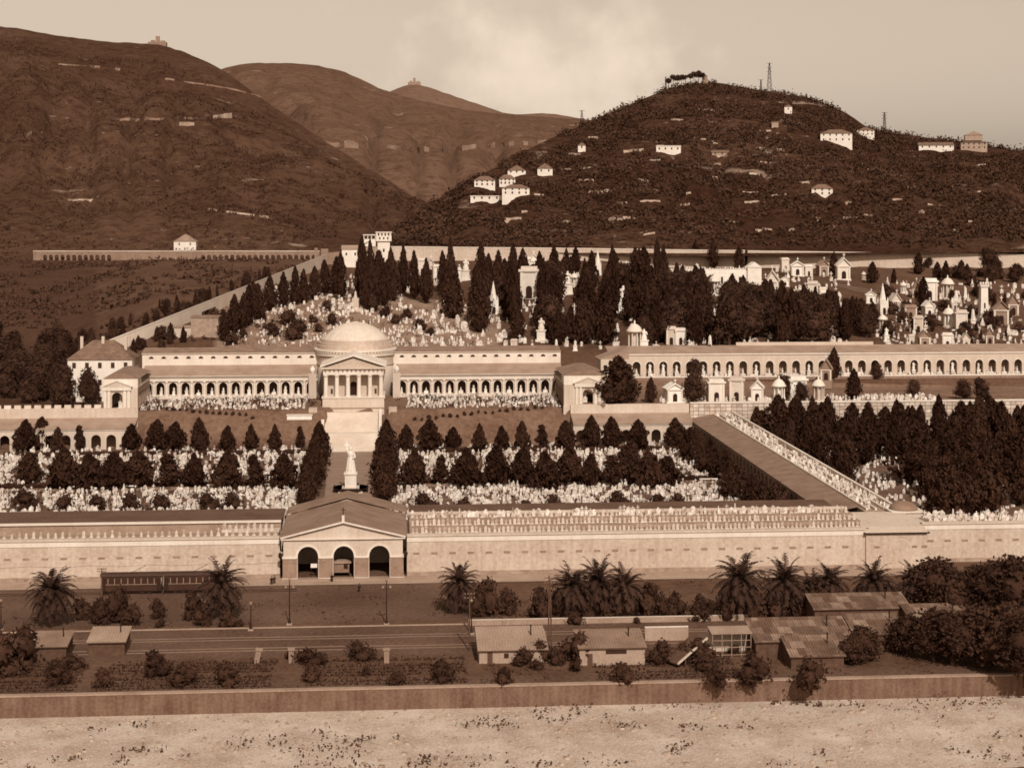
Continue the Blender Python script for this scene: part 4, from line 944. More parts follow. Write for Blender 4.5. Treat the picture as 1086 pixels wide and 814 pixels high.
def flat(wm, w=2.3, d=4, h=5.2):
    return K('block_tomb', 'tomb', ('wall', MB().box(-w, w, 0, d, -2.5, h).mesh('wall', M[wm])), ('cornice', MB().box(-w - .35, w + .35, -.35, d + .3, h, h + .45).box(-w + .2, w - .2, .1, d - .2, h + .45, h + 1.1).mesh('cornice', M[wm])), ('door', door_(.7, 2.1, 0)),
             ('pilaster', MB().box(-w + .05, -w + .6, -.15, 0, .2, h - .02).mesh('pilaster', M['cornice'])), ('pilaster', MB().box(w - .6, w - .05, -.15, 0, .2, h - .02).mesh('pilaster', M['cornice'])))
def domed(wm, r=1.9, h=4.4):
    cols_ = MB(); [cols_.lathe([(.24, .6), (.2, h)], 8, (r - .3) * math.cos(a), (r - .3) * math.sin(a)) for a in [R(22.5 + 45 * k) for k in range(8)]]
    return K('domed_shrine', 'shrine', ('base', MB().lathe([(r + .4, -2.5), (r + .4, .3), (r + .1, .3), (r + .1, .6)], 8).mesh('base', M[wm])), ('columns', cols_.mesh('columns', M[wm])), ('core', MB().lathe([(r * .55, .6), (r * .55, h)], 8).mesh('core', M[wm])),
             ('dome', smooth(MB().lathe([(r + .3, h), (r + .3, h + .5), (r, h + .55), (r * .9, h + 1.2), (r * .55, h + 1.9), (.25, h + 2.3), (.25, h + 2.9), (.04, h + 3.3)], 16).mesh('dome', M['cornice']))))
def spire(wm):
    pin = [('pinnacle', MB().lathe([(.38, 4.2), (.38, 5.6), (.02, 7.4)], 4, sx * 1.6, 1.8 + sy * 1.5).mesh('pinnacle', M[wm])) for sx in (-1, 1) for sy in (-1, 1)]
    return K('spired_chapel', 'chapel', ('wall', MB().box(-1.9, 1.9, 0, 3.7, -2.5, 4.6).prism([(-1.9, 4.6), (1.9, 4.6), (0, 6.6)], -.1, 3.8).mesh('wall', M[wm])), *pin,
             ('spire', MB().lathe([(1.55, 4.6), (1.45, 6.4), (.06, 13.2)], 8, 0, 1.85).mesh('spire', M[wm])), ('door', door_(.7, 2.2, 0)))
def obelisk(wm):
    return K('obelisk', 'monument', ('pedestal', MB().box(-.9, .9, -.9, .9, -2.5, 1.2).box(-1.1, 1.1, -1.1, 1.1, 1.2, 1.45).mesh('pedestal', M[wm])), ('shaft', MB().lathe([(.75, 1.45), (.45, 5.6), (.02, 6.4)], 4).mesh('shaft', M[wm])))
def figure_prof(s, z): return [(r_ * s, z + h_ * s) for r_, h_ in ((.42, 0), (.45, .35), (.34, .8), (.3, 1.05), (.36, 1.35), (.33, 1.5), (.12, 1.58), (.15, 1.68), (.16, 1.78), (.1, 1.88), (.01, 1.92))]
def statue(wm, s=1.25):
    f = MB().lathe(figure_prof(s, 2.2), 10); f.tube((.33 * s, 0, 2.2 + 1.42 * s), (.45 * s, -.3 * s, 2.2 + .95 * s), .1 * s, .07 * s); f.tube((-.33 * s, 0, 2.2 + 1.42 * s), (-.2 * s, -.38 * s, 2.2 + 1.15 * s), .1 * s, .07 * s)
    return K('statue_tomb', 'monument', ('pedestal', MB().box(-.95, .95, -.95, .95, -2.5, .35).box(-.7, .7, -.7, .7, .35, 2.0).box(-.85, .85, -.85, .85, 2.0, 2.2).mesh('pedestal', M[wm])), ('figure', f.mesh('figure', M['marble'])))
def tower_tomb(wm):
    b = MB(); [b.box(-2.1 + 1.0 * i, -1.5 + 1.0 * i, -2.1, -1.6, 13.8, 14.8) for i in range(5)]
    return K('tower_tomb', 'tomb', ('shaft', MB().lathe([(3.6, -2.5), (3.4, .5), (2.4, 2.5), (2.0, 7), (1.9, 12.6), (2.5, 13), (2.5, 13.8)], 4, 0, 0, R(45), R(405)).mesh('shaft', M[wm])), ('merlons', b.mesh('merlons', M[wm])), ('slit', MB().box(-.25, .25, -1.75, -1.55, 5, 7).mesh('slit', M['dark'])),
             ('figure', MB().lathe(figure_prof(1.3, 13.8), 10, 1.4, 0).mesh('figure', M[wm])))
KD = dict(g=[chapel('marble'), chapel('marble2', 1.9, 4.5, 4.2, 2.9), chapel('marble', 2.6, 5, 4.2, 1.6)], G=[chapel('greystone', 2.3, 4.5, 4.6, 2.4, 'greystone'), chapel('greystone', 1.9, 4, 4, 3.4, 'greystone')], f=[flat('marble'), flat('marble2', 2.0, 3.6, 5.8)], F=[flat('greystone', 2.5, 4, 4.4)], d=[domed('marble'), domed('marble2', 2.1, 5)], s=[spire('marble')], o=[obelisk('marble')], t=[statue('marble')], T=[tower_tomb('marble')])
KH = dict(g=7.6, G=7.6, f=6.3, F=5.5, d=7.6, s=13.2, o=6.4, t=4.6, T=15)
TOMBS = [
 (938, 334, 30, 's', 'white chapel with a tall pointed spire on the right slope'), (936, 350, 15, 'd', 'domed white shrine directly below the tall spire'), (940, 362, 13, 't', 'white statue tomb low on the slope beneath the spire'),
 (951, 332, 19, 'g', 'narrow white gabled chapel right of the tall spire'), (924, 322, 14, 'g', 'broad pale chapel left above the spire at the wood edge'), (966, 339, 14, 'F', 'plain grey flat-topped tomb right of the narrow gabled chapel'),
 (974, 353, 15, 'f', 'bright white cube tomb in the middle of the right slope'), (958, 311, 12, 'd', 'small domed shrine above the narrow gabled chapel'), (972, 316, 16, 'G', 'dark stone gabled chapel right of the small domed shrine'),
 (986, 319, 21, 'f', 'tall white block tomb, upper of the two stacked at the slope middle'), (986, 336, 16, 'g', 'white gabled chapel just below the tall block tomb'), (1005, 317, 21, 'd', 'large weathered domed shrine near the top right'),
 (1024, 318, 12, 'o', 'small white obelisk on a pedestal left of the tower tomb'), (1014, 321, 12, 't', 'small statue tomb between the large domed shrine and the obelisk'), (1006, 347, 21, 'd', 'white domed shrine with a tall lantern low on the right slope'),
 (1020, 351, 18, 'f', 'white block tomb left of the foot of the tower tomb'), (1043, 341, 38, 'T', 'tall white flared tower tomb at the right edge'), (1032, 343, 14, 'o', 'white obelisk at the foot of the tower tomb'),
 (981, 371, 17, 'G', 'pointed dark stone chapel just above the long arcade'), (1005, 369, 14, 'f', 'white block tomb just above the long arcade'), (967, 366, 9, 'f', 'low white tomb left of the pointed dark chapel'),
 (1025, 372, 14, 'g', 'wide white chapel above the right end of the long arcade'), (1050, 366, 16, 'G', 'dim gabled chapel at the far right above the arcade'), (1062, 345, 24, 'G', 'tall dim chapel right of the tower tomb'), (1075, 335, 20, 'G', 'dim grey chapel at the extreme right of the slope'),
 (846, 293, 18, 'g', 'white gabled chapel at the left of the top row by the boundary wall'), (858, 293, 11, 'f', 'squat white tomb second in the top row by the boundary wall'), (874, 293, 16, 'G', 'greyish chapel third in the top row by the boundary wall'), (895, 297, 22, 'g', 'large white gabled chapel in the top row beside a tall cypress'),
 (833, 288, 12, 'f', 'plain white tomb at the start of the top row, below the wall'), (916, 297, 8, 'd', 'low domed white shrine right of the large gabled chapel'), (819, 313, 24, 'g', 'tall white gabled chapel below the end of the long white building'), (808, 316, 11, 'f', 'low white tomb left of the tall gabled chapel in the wood'),
 (833, 304, 11, 'g', 'small white gabled chapel under the sloping wall'), (844, 328, 22, 'd', 'white domed shrine at the upper edge of the wood'), (851, 331, 9, 't', 'white statue tomb at the upper edge of the wood'), (862, 318, 16, 'f', 'white block tomb above the right part of the wood'), (873, 316, 10, 'f', 'small white tomb at the right end of the wood edge'),
 (673, 374, 26, 'd', 'domed white shrine behind the left end of the long arcade'), (683, 372, 20, 't', 'statue tomb right behind the domed shrine at the arcade end'), (712, 366, 16, 'f', 'white tomb at the foot of the wood, left of a pair'), (722, 366, 16, 'f', 'white tomb at the foot of the wood, right of a pair'),
 (753, 371, 14, 'o', 'white obelisk just behind the arcade roof'), (731, 351, 12, 't', 'statue tomb in a gap at the foot of the wood'), (634, 292, 24, 's', 'white spired chapel near the top of the wood'), (661, 332, 26, 't', 'tall white statue tomb in a gap in the middle of the wood'),
 (758, 313, 22, 'd', 'pale domed shrine before the long white building'), (524, 333, 31, 's', 'white pinnacled chapel in a gap on the left of the wood'), (561, 317, 28, 'f', 'tall white block tomb in the upper middle of the wood'), (566, 289, 18, 'g', 'white gabled chapel below the boundary wall'),
 (556, 290, 16, 'f', 'white block tomb left of the gabled chapel below the wall'), (602, 312, 22, 't', 'large white statue tomb in the upper middle of the wood'), (596, 304, 14, 'o', 'white obelisk left of the large statue tomb'), (609, 305, 14, 'd', 'white domed shrine right of the large statue tomb'),
 (494, 297, 20, 't', 'white statue tomb in the upper left of the wood'), (448, 292, 15, 'f', 'white block tomb at the upper left under the wall'), (457, 293, 17, 'g', 'white gabled chapel at the upper left under the wall'), (465, 296, 14, 'f', 'white block tomb right of the upper left gabled chapel'), (574, 362, 22, 't', 'white statue tomb low in the wood'), (531, 285, 10, 'f', 'small white tomb high on the left under the wall'), (577, 291, 16, 'o', 'white obelisk right of the gabled chapel below the wall'), (484, 300, 14, 'f', 'pale tomb left of the upper left statue tomb'),
 (545, 372, 10, 'f', 'low white tomb just behind the right gallery roof'), (590, 373, 12, 'o', 'small white obelisk behind the right gallery roof'), (610, 372, 10, 't', 'small statue behind the right gallery roof'),
 (716, 429, 23, 'g', 'white gabled chapel, leftmost of the terrace row'), (760, 429, 22, 'f', 'white block chapel, second of the terrace row'), (781, 428, 22, 'f', 'white corniced chapel, third of the terrace row'), (803, 428, 21, 'g', 'white gabled chapel, fourth of the terrace row'), (826, 428, 25, 'd', 'white domed shrine, fifth of the terrace row'), (847, 428, 24, 'f', 'tall white block chapel, sixth of the terrace row'), (868, 428, 22, 'd', 'white domed shrine, rightmost of the terrace row'),
 (876, 403, 21, 'G', 'dark gabled stone shrine in front of the long arcade'),
]
ci = {}
for px_, py_, hp, k, lab in TOMBS:
    if 700 < px_ < 870 and py_ > 426: X, Y = pt(px_, 553 + (px_ - 700) * .03); z = 12.6; tt = dep(X, Y)
    elif py_ == 403: tt = 594; X, Y = pt(px_, tt); z = 15.9
    else: X, Y, z, tt = ground(px_, py_, 612 if py_ < 380 else 540)
    ci[k] = ci.get(k, 0) + 1; kd = KD[k][ci[k] % len(KD[k])]
    h = (hp * 1.12) * tt / F; s = h / KH[k]
    spawn(kd, (X, Y, z), -math.atan((px_ - CX) / F) * .3 - YAW * .5 + rnd.uniform(-.25, .25), (s * (1.15 if k in 'ot' else .95), s * .95, s), lab)
# the long white building in the wood
X, Y, z, tt = ground(756, 303, 612)
t = thing('white_tomb_gallery', 'long bright white tomb gallery with a ragged parapet in the wood', 'building', (X, Y, z), -YAW * .6)
L = 90 * tt / F / 2
MB().box(-L, L, 0, 6, -4, 8.2).build('wall', M['marble'], t); b = MB(); x = -L
while x < L: b.box(x, x + .9, -.1, .5, 8.2, 8.6 + rnd.uniform(.1, .8)); x += 1.3
b.build('parapet', M['marble'], t); MB().box(L - 4, L + 3, -1.5, 6.5, -4, 9.2).prism([(L - 4.4, 9.2), (L + 3.4, 9.2), (L - .5, 12)], -1.8, 6.8).build('end_gable', M['marble'], t)
b = MB(); [b.box(-L + 3 + 4.5 * i, -L + 4 + 4.5 * i, -.08, .05, 1, 4.5) for i in range(int(2 * L / 4.5) - 1)]; b.build('niches', M['dark'], t)
# sloping wall right of the wood
t = thing('sloping_wall', 'thin dark-topped terrace wall running down across the right slope', 'wall', (0, 0, 0)); b = MB()
q = [ground(px_, py_, 620) for px_, py_ in ((826, 292), (850, 298), (890, 304), (930, 312))]
for (xa, ya, za, _), (xb, yb, zb, _) in zip(q, q[1:]): b.add([(xa, ya, za - 2), (xb, yb, zb - 2), (xb, yb, zb + 1.6), (xa, ya, za + 1.6), (xa, ya + .6, za - 2), (xb, yb + .6, zb - 2), (xb, yb + .6, zb + 1.6), (xa, ya + .6, za + 1.6)], [(0,1,2,3),(5,4,7,6),(3,2,6,7),(0,3,7,4),(1,5,6,2)])
b.build('wall', M['greystone'], t)
# monument at the head of the mound
X, Y, z, tt = ground(377, 330, 640)
t = thing('mound_monument', 'stone exedra with a tall pedestal and figure on the burial mound', 'monument', (X, Y, z))
MB().box(-2, 2, -2, 2, -3, 1).box(-1.4, 1.4, -1.4, 1.4, 1, 5.5).build('pedestal', M['marble2'], t); MB().lathe(figure_prof(1.7, 5.5), 10).build('figure', M['marble2'], t)
MB().lathe([(8.2, -3), (8.2, 2.6), (7.2, 2.6), (7.2, -3)], 24, 0, 2, R(0), R(180)).build('exedra', M['plaster'], t)
for s in (-1, 1):
    b = MB()
    for i in range(5): b.box(s * (5 + 1.4 * i) - .5, s * (5 + 1.4 * i) + .5, -9 - 1.5 * i, -8 - 1.5 * i, -8, .8 - 1.1 * i)
    b.build('stair_block', M['marble'], t)
# the great statue on the central path
X, Y = pt(372, 449)
t = thing('faith_statue', 'tall white draped statue on a stepped pedestal in the central path', 'statue', (X, Y, 0))
b = MB(); [b.box(-3.4 + .5 * i, 3.4 - .5 * i, -3.4 + .5 * i, 3.4 - .5 * i, .45 * i, .45 * (i + 1)) for i in range(3)]; b.build('steps', M['plaster'], t)
MB().box(-1.6, 1.6, -1.6, 1.6, 1.35, 4.9).box(-1.85, 1.85, -1.85, 1.85, 4.9, 5.3).box(-1.3, 1.3, -1.3, 1.3, 5.3, 5.7).build('pedestal', M['cornice'], t)
f = MB().lathe([(1.25, 5.7), (1.2, 6.3), (1.0, 7.6), (.85, 8.9), (.78, 9.6), (.95, 10.5), (.88, 11.0), (.35, 11.25), (.32, 11.5), (.45, 11.8), (.42, 12.15), (.25, 12.4), (.02, 12.5)], 14)
f.tube((.8, 0, 10.8), (1.25, -.5, 9.7), .27, .2, 8); f.tube((1.25, -.5, 9.7), (.5, -1.0, 9.4), .2, .14, 8); f.tube((-.8, 0, 10.8), (-1.3, -.3, 11.6), .27, .2, 8); f.tube((-1.3, -.3, 11.6), (-1.05, -.4, 12.7), .2, .13, 8)
for i in range(9): a = 6.28 * i / 9; f.tube((1.25 * math.cos(a), 1.25 * math.sin(a), 5.7), (.75 * math.cos(a + .3), .75 * math.sin(a + .3), 9.6), .2, .12, 5)
f.build('figure', M['marble'], t); cross_(MB(), -1.05, -.45, 11.6, 2.2).build('cross', M['marble'], t)
for i in range(8):
    a = 6.28 * (i + .5) / 8; MB().tube((5 * math.cos(a), 5 * math.sin(a), 0), (5 * math.cos(a), 5 * math.sin(a), 1.6), .22, .16).build('railing_post', M['black'], t)
MB().lathe([(5.05, 1.1), (5.05, 1.25), (4.95, 1.25), (4.95, 1.1)], 24).build('railing', M['black'], t)

# monuments standing in the gallery arches
GM = [statue('marble', 1.4), statue('marble', 1.1), K('arch_tomb', 'monument', ('sarcophagus', MB().box(-1.1, 1.1, -.6, .6, 0, 1.2).prism([(-1.2, 1.2), (1.2, 1.2), (0, 1.8)], -.7, .7).mesh('sarcophagus', M['marble'])), ('pedestal', MB().box(-1.3, 1.3, -.8, .8, -.5, 0).mesh('pedestal', M['marble2'])), ('bust', MB().lathe([(.35, 1.8), (.4, 2.2), (.15, 2.5), (.25, 2.8), (.02, 3.15)], 10).mesh('bust', M['marble'])))]
for x0, x1, side in ((LX0, LX1, 'left'), (RX0, RX1, 'right')):
    w = (x1 - x0) / 14
    for i in range(14): spawn(GM[rnd.choice((0, 1, 1, 2, 2))], (x0 + w * (i + .5) + rnd.uniform(-.3, .3), 577.4, 13.4), rnd.uniform(-.2, .2), rnd.uniform(.55, .8), 'white marble monument standing in an arch of the %s gallery' % side, 'monuments in the %s gallery arches' % side)
for i in range(nb): spawn(GM[rnd.choice((0, 1, 2, 2))], (AX0 + (AX1 - AX0) / nb * (i + .5) + .2, 601.6, 15.5), 0, (.95, .9, 1.25), 'pale monument standing in an arch of the long arcade', 'monuments in the long arcade arches')
for cx_, lab in ((xat(128, 550), 'stacked white monument in the arch of the left pavilion'), (xat(621, 550), 'small pale monument in the arch of the right pavilion')): spawn(GM[0], (cx_ + (-.2 if cx_ < 0 else 0), 552, 12), 0, 1, lab)

# ------------------------------------------------------------------ gravestones: 300 single ones in front, the rest as one mass
def slab(w, h, d, top):
    P = [(-w, 0), (w, 0), (w, h * .7)] + ([(w * math.cos(q), h * .7 + h * .3 * math.sin(q)) for q in (.5, 1.05, 1.57, 2.09, 2.6)] if top else [(0, h)]) + [(-w, h * .7)]
    return P
def stele(i):
    if i == 0: s_ = MB().prism(slab(.27, 1.2, .2, True), -.12, .12)
    elif i == 1: s_ = MB().prism(slab(.25, 1.25, .2, False), -.13, .13)
    else: s_ = cross_(MB().box(-.24, .24, -.2, .2, 0, .6), 0, 0, .6, .75)
    return ('gravestone', 'gravestone', [('stone', s_.mesh('stone', M['stele'])), ('base', MB().box(-.36, .36, -.4, .4, -.4, .12).mesh('base', M['marble2']))])
STE = [stele(0), stele(1), stele(2)]
cand = []
for y_, z_ in ((347.5, 8.5), (354.0, 8.9), (360.5, 9.3)):
    x = GX + hw + 2.2
    while x < 103: cand.append((x + rnd.uniform(-.15, .15), y_ + rnd.uniform(-.25, .25), z_, 'right')); x += .98
for y_, z_ in ((347.6, 8.5), ):
    x = -84
    while x < GX - hw - 2: cand.append((x + rnd.uniform(-.1, .1), y_, z_, 'left')); x += 1.5
for y_, z_ in ((352.8, 6.9), (354.5, 6.9)):
    x = xat(237, 352)
    while x < GX - hw - 2: cand.append((x, y_, z_ + 1.6, 'left')); x += 1.3
tag(MB().box(xat(235, 352), GX - hw - 1.6, 351.9, 355.6, 6.7, 8.46).build('grave_plinth', M['plaster']), 'low stone plinth of graves just left of the gatehouse roof', 'plinth')
cand.sort(key=lambda c_: c_[1] + (.0 if c_[3] == 'left' else .1))
rest = cand[300:]
for i, (x, y, z, side) in enumerate(cand[:300]):
    spawn(STE[(i * 7 + i // 5) % 3], (x, y, z), rnd.uniform(-.1, .1), rnd.uniform(.75, 1.25), 'small white gravestone on the wall terrace %s of the gatehouse' % side, 'gravestones on the terrace %s of the gatehouse' % side)
VS, FS, nv = [], [], 0
tmpl = []
for k in range(5):
    if k == 0: q = MB().prism(slab(.4, 1.4, .2, True), -.12, .12)
    elif k == 1: q = MB().prism(slab(.42, 1.6, .2, False), -.14, .14)
    elif k == 2: q = cross_(MB().box(-.32, .32, -.3, .3, 0, .8), 0, 0, .8, .95)
    elif k == 3: q = MB().box(-.5, .5, -.9, .9, 0, .45)
    else: q = MB().box(-.4, .4, -.4, .4, 0, .7).lathe([(.28, .7), (.2, 1.3), (.13, 1.5), (.15, 1.75), (.02, 1.9)], 5)
    tmpl.append(([np.array(q.v)], q.f))
def grave(x, y, z, s=1.0, k=None):
    global nv
    k = rnd.choices(range(5), (4, 3, 4, 1.6, 2))[0] if k is None else k
    v = tmpl[k][0][0]; a = rnd.uniform(-.25, .25); ca, sa = math.cos(a), math.sin(a); s *= rnd.uniform(.75, 1.3); w_ = rnd.uniform(.9, 1.3)
    V = np.stack([(v[:, 0] * ca - v[:, 1] * sa) * s * w_ + x, (v[:, 0] * sa + v[:, 1] * ca) * s + y, v[:, 2] * s + z], 1)
    VS.append(V); FS.extend([tuple(i + nv for i in f) for f in tmpl[k][1]]); nv += len(V)
for c_ in rest: grave(c_[0], c_[1], c_[2])
def bed(x0, x1, y0, y1, n, s=1.0, z=0, skip=None, z1=None):
    for i in range(n):
        x, y = rnd.uniform(x0, x1), rnd.uniform(y0, y1)
        if skip and skip(x, y): continue
        grave(x, y, z if z1 is None else z + (z1 - z) * (y - y0) / (y1 - y0), s)
strip = lambda x, y: abs(((x + (y - 440) * .25) % 27) - 13) < .9
for x0, x1 in ((-125, -26), (-1, 97)):
    bed(x0, x1, 408, 456, 1250, .92, skip=strip); bed(x0, x1, 465, 523, 1000, .95, skip=strip); bed(x0, x1, 532, 536, 90, .9)
bed(LX0 + 3, LX1 - 3, 552.5, 572, 330, .75, 11.0, z1=12.6); bed(RX0 + 4, RX1 - 3, 552.5, 572, 360, .75, 11.0, z1=12.6)
for i in range(1250):   # the mound, in rings
    px_ = rnd.uniform(238, 508); py_ = rnd.uniform(322, 368)
    if py_ < 368 - 46 * math.sqrt(max(0, 1 - ((px_ - 373) / 136) ** 2)) or abs(px_ - 377) < 7: continue
    X, Y, z, tt = ground(px_, py_, 610)
    if mn.noise(Vector((X, Y, 0)) / 9) < -.05: continue
    grave(X, Y, z, rnd.uniform(.6, 1.0))
bed(118, 210, 395, 540, 1100, 1.0)
bed(xat(700, 552), 190, 547.8, 558, 320, 1.0, 12.6); bed(AX0, AX1 - 5, 597.9, 599.8, 230, .8, 16.4)
for i in range(230):
    px_, py_ = rnd.uniform(930, 1090), rnd.uniform(300, 373); X, Y, z, tt = ground(px_, py_, 612); grave(X, Y, z, rnd.uniform(.8, 1.9))
for i in range(620):
    px_, py_ = rnd.uniform(420, 900), rnd.uniform(284, 372); X, Y, z, tt = ground(px_, py_, 612); grave(X, Y, z, rnd.uniform(1.0, 2.3))
for i in range(260):
    px_, py_ = rnd.uniform(270, 400), rnd.uniform(290, 335)
    if px_ < 112 + 234 * (363 - py_) / 93 + 45: continue
    X, Y, z, tt = ground(px_, py_, 612); grave(X, Y, z, rnd.uniform(.9, 1.9))
for i in range(330):   # wing terrace
    grave(101.5 + rnd.choice((9.2, 11.3, 13.3)), rnd.uniform(366, 545), 8.6, .75)
bed(118, 160, 351, 358, 120, 1, 8.2)
tag(MB().box(117, 165, 350.3, 359, 0, 8.2).build('terrace_block', M['plaster']), 'low grave terrace behind the wall end, far right', 'terrace')
me = bpy.data.meshes.new('gravestones'); me.from_pydata(np.concatenate(VS).tolist(), [], FS); me.materials.append(mat('grave_marble', .46, .6, .55, 1.6, coords='geo', bump=.05))
tag(put('gravestones', me), 'crowd of small white gravestones in the court beds, on the mound and slopes', 'gravestones', kind='stuff')

C = []
for i in range(9000):
    zone = rnd.random()
    if zone < .62: x, y = rnd.choice((rnd.uniform(-125, -25), rnd.uniform(-1, 98))), rnd.choice((rnd.uniform(406, 457), rnd.uniform(465, 524))); z = 0
    elif zone < .8:
        x, y = rnd.choice((rnd.uniform(LX0, LX1), rnd.uniform(RX0, RX1))), rnd.uniform(552, 572); z = 11 + 1.6 * (y - 552) / 20
    else:
        x, y, z, tt = ground(rnd.choice((rnd.uniform(235, 510), rnd.uniform(935, 1080))), rnd.uniform(322, 372), 612)
    if mn.noise(Vector((x, y, 7)) / 6) < -.05: continue
    for j in range(5): C.append((x + rnd.gauss(0, .5), y + rnd.gauss(0, .4), z + rnd.uniform(.1, 1.25)))
V, Q = leaves(np.array(C), .5, .5); tag(put('grave_planting', npmesh('grave_planting', V, Q, M['cyp'])), 'low dark planting between the gravestones', 'planting', kind='stuff')
# ------------------------------------------------------------------ palms, bushes and trees of the foreground
def palm_kind(seed, nfr=78, L=4.3, th=5.0):
    r_ = random.Random(seed); V = []; Q = []
    def quad(a, b, c, d): k = len(V); V.extend([a, b, c, d]); Q.append((k, k + 1, k + 2, k + 3))
    for i in range(nfr):
        az = i * 2.4 + r_.uniform(-.2, .2); el = 1.3 - 2.3 * (i / nfr) + r_.uniform(-.12, .12); ln = L * r_.uniform(.85, 1.1)
        pos = Vector((0, 0, th)); d = Vector((math.cos(az) * math.cos(el), math.sin(az) * math.cos(el), math.sin(el))); seg_ = ln / 9
        side = Vector((-math.sin(az), math.cos(az), 0))
        for j in range(9):
            nd = (d + Vector((0, 0, -.10 - .018 * j))).normalized(); nx = pos + nd * seg_
            quad(pos - side * .06, pos + side * .06, nx + side * .05, nx - side * .05)
            lw = (1.0 if j > 0 else .4) * (1 - (j / 10) ** 2)
            for k_ in range(2):
                p0 = pos + (nx - pos) * (k_ / 2)
                for s in (-1, 1):
                    if r_.random() < .16: continue
                    tip = p0 + side * (s * lw * .75) + nd * (lw * .75) + Vector((0, 0, -.25 * lw))
                    quad(p0, p0 + nd * .23, tip + nd * .1, tip)
            pos, d = nx, nd
    cr = npmesh('crown', np.array([tuple(v) for v in V]), np.array(Q), M['palm'])
    b = MB(); pr = []
    for i in range(15): z = -1 + (th + 1) * i / 14; pr.append((.42 - .08 * i / 14 + (.06 if i % 2 else 0) + (.18 if i > 12 else 0), z))
    b.lathe(pr, 10)
    return ('palm_tree', 'palm', [('trunk', b.mesh('trunk', M['palmbark'])), ('crown', cr)])
PALM = [palm_kind(i) for i in range(3)]
PALMS = [(55, 664, 62, 'single palm standing left of the parked trams'), (235, 656, 60, 'palm in front of the right end of the trams'), (487, 650, 52, 'palm right of the gatehouse, beside a dark conical bush'),
 (606, 656, 56, 'first of the three palms clustered right of the tall pole'), (634, 654, 60, 'middle and tallest of the three clustered palms'), (662, 655, 54, 'third of the three palms clustered right of the tall pole'), (785, 656, 68, 'largest palm, left of the corrugated sheds'), (832, 654, 60, 'palm right of the largest palm'), (860, 650, 44, 'short palm between two taller ones behind the sheds'), (880, 650, 52, 'palm behind the left end of the corrugated roof'), (927, 650, 54, 'palm before the corner block of the wall'), (970, 650, 52, 'palm mixed into the dark trees below the corner block')]
for i, (px_, py_, hp, lab) in enumerate(PALMS):
    t0 = H * F / (py_ - HZ); X, Y = pt(px_, t0); h = hp * t0 / F; s = h / 8.2; spawn(PALM[i % 3], (X, Y, 0), i * 1.1, s, lab)
BUSH = [(88, 656, 20, 26), (105, 662, 26, 30), (125, 660, 34, 34), (140, 663, 20, 26), (168, 655, 18, 20), (170, 665, 8, 14), (205, 656, 26, 28), (215, 663, 22, 26), (240, 664, 16, 26), (515, 652, 36, 30), (508, 654, 24, 22), (538, 651, 26, 24), (572, 655, 30, 30), (590, 654, 26, 24), (620, 655, 24, 28), (648, 655, 26, 30), (690, 654, 34, 32), (700, 656, 22, 26), (716, 654, 24, 22), (744, 650, 18, 22), (738, 654, 10, 16), (770, 656, 28, 26), (800, 656, 30, 30), (820, 655, 30, 30), (845, 655, 26, 26), (870, 654, 28, 28), (895, 652, 24, 26), (912, 650, 26, 24), (945, 650, 28, 30)]
for px_, py_, hp, wp in BUSH:
    t0 = H * F / (py_ - HZ); X, Y = pt(px_, t0); h = hp * t0 / F; tree(SHRUB, X, Y, 0, h, 3.0, wide=max(.7, min(1.5, wp / hp * .62)), label='dark rounded bush among the palms along the road', group='bushes among the roadside palms')
for px_, py_, hp in ((985, 652, 56), (1000, 656, 60), (1015, 660, 48), (1030, 655, 52), (1048, 662, 62), (1066, 660, 66), (1082, 668, 74), (960, 692, 40), (990, 700, 50), (1010, 705, 56), (1040, 706, 62), (1070, 712, 70), (916, 700, 36), (905, 704, 30), (1030, 690, 40), (1088, 722, 66)):
    t0 = H * F / (py_ - HZ); X, Y = pt(px_, t0); tree(BROAD, X, Y, 0, hp * t0 / F, wide=1.15, label='dark leafy tree in the thicket at the right foreground', group='thicket at the right foreground')
for px_, py_, hp in ((610, 700, 26), (575, 700, 20), (590, 704, 16), (700, 704, 22), (728, 702, 18), (745, 704, 24), (555, 705, 16), (20, 705, 36), (-5, 716, 44), (165, 716, 24), (240, 726, 22), (330, 722, 18), (470, 722, 20), (660, 724, 20), (800, 724, 26), (860, 728, 26), (760, 728, 18), (420, 727, 14), (60, 725, 24), (110, 728, 18), (535, 726, 18)):
    t0 = H * F / (py_ - HZ); X, Y = pt(px_, t0); tree(SHRUB, X, Y, 0, hp * t0 / F, 3.0, wide=1.0, label='untidy garden bush among the foreground sheds', group='garden bushes among the foreground sheds')
C = []
for r_ in range(9):     # kitchen garden rows between the sheds and the embankment
    y = 264.5 + 1.75 * r_
    for (xa, xb) in ((-78, -52), (-48, -20), (-14, 12), (34, 58)):
        if (r_ * 7 + int(xa)) % 5 == 0: continue
        x = xa
        while x < xb:
            for j in range(5): C.append((x + rnd.gauss(0, .25), y + rnd.gauss(0, .22), abs(rnd.gauss(.2, .25))))
            x += .55
V, Q = leaves(np.array(C), .38, .5); tag(put('garden_rows', npmesh('garden_rows', V, Q, M['leaf'])), 'rows of low vegetables in the garden plots by the embankment', 'vegetables', kind='stuff')
for i in range(26):
    x, y = rnd.uniform(-82, 108), rnd.choice((rnd.uniform(300, 304), rnd.uniform(264, 272), rnd.uniform(276, 282)))
    if -20 < x < 8 and y > 290: continue
    tree(SHRUB, x, y, -.1, rnd.uniform(1.0, 3.0), 3.0, wide=rnd.uniform(.8, 1.5), label='straggling low bush on the road verge and garden edge', group='straggling bushes on the verges')
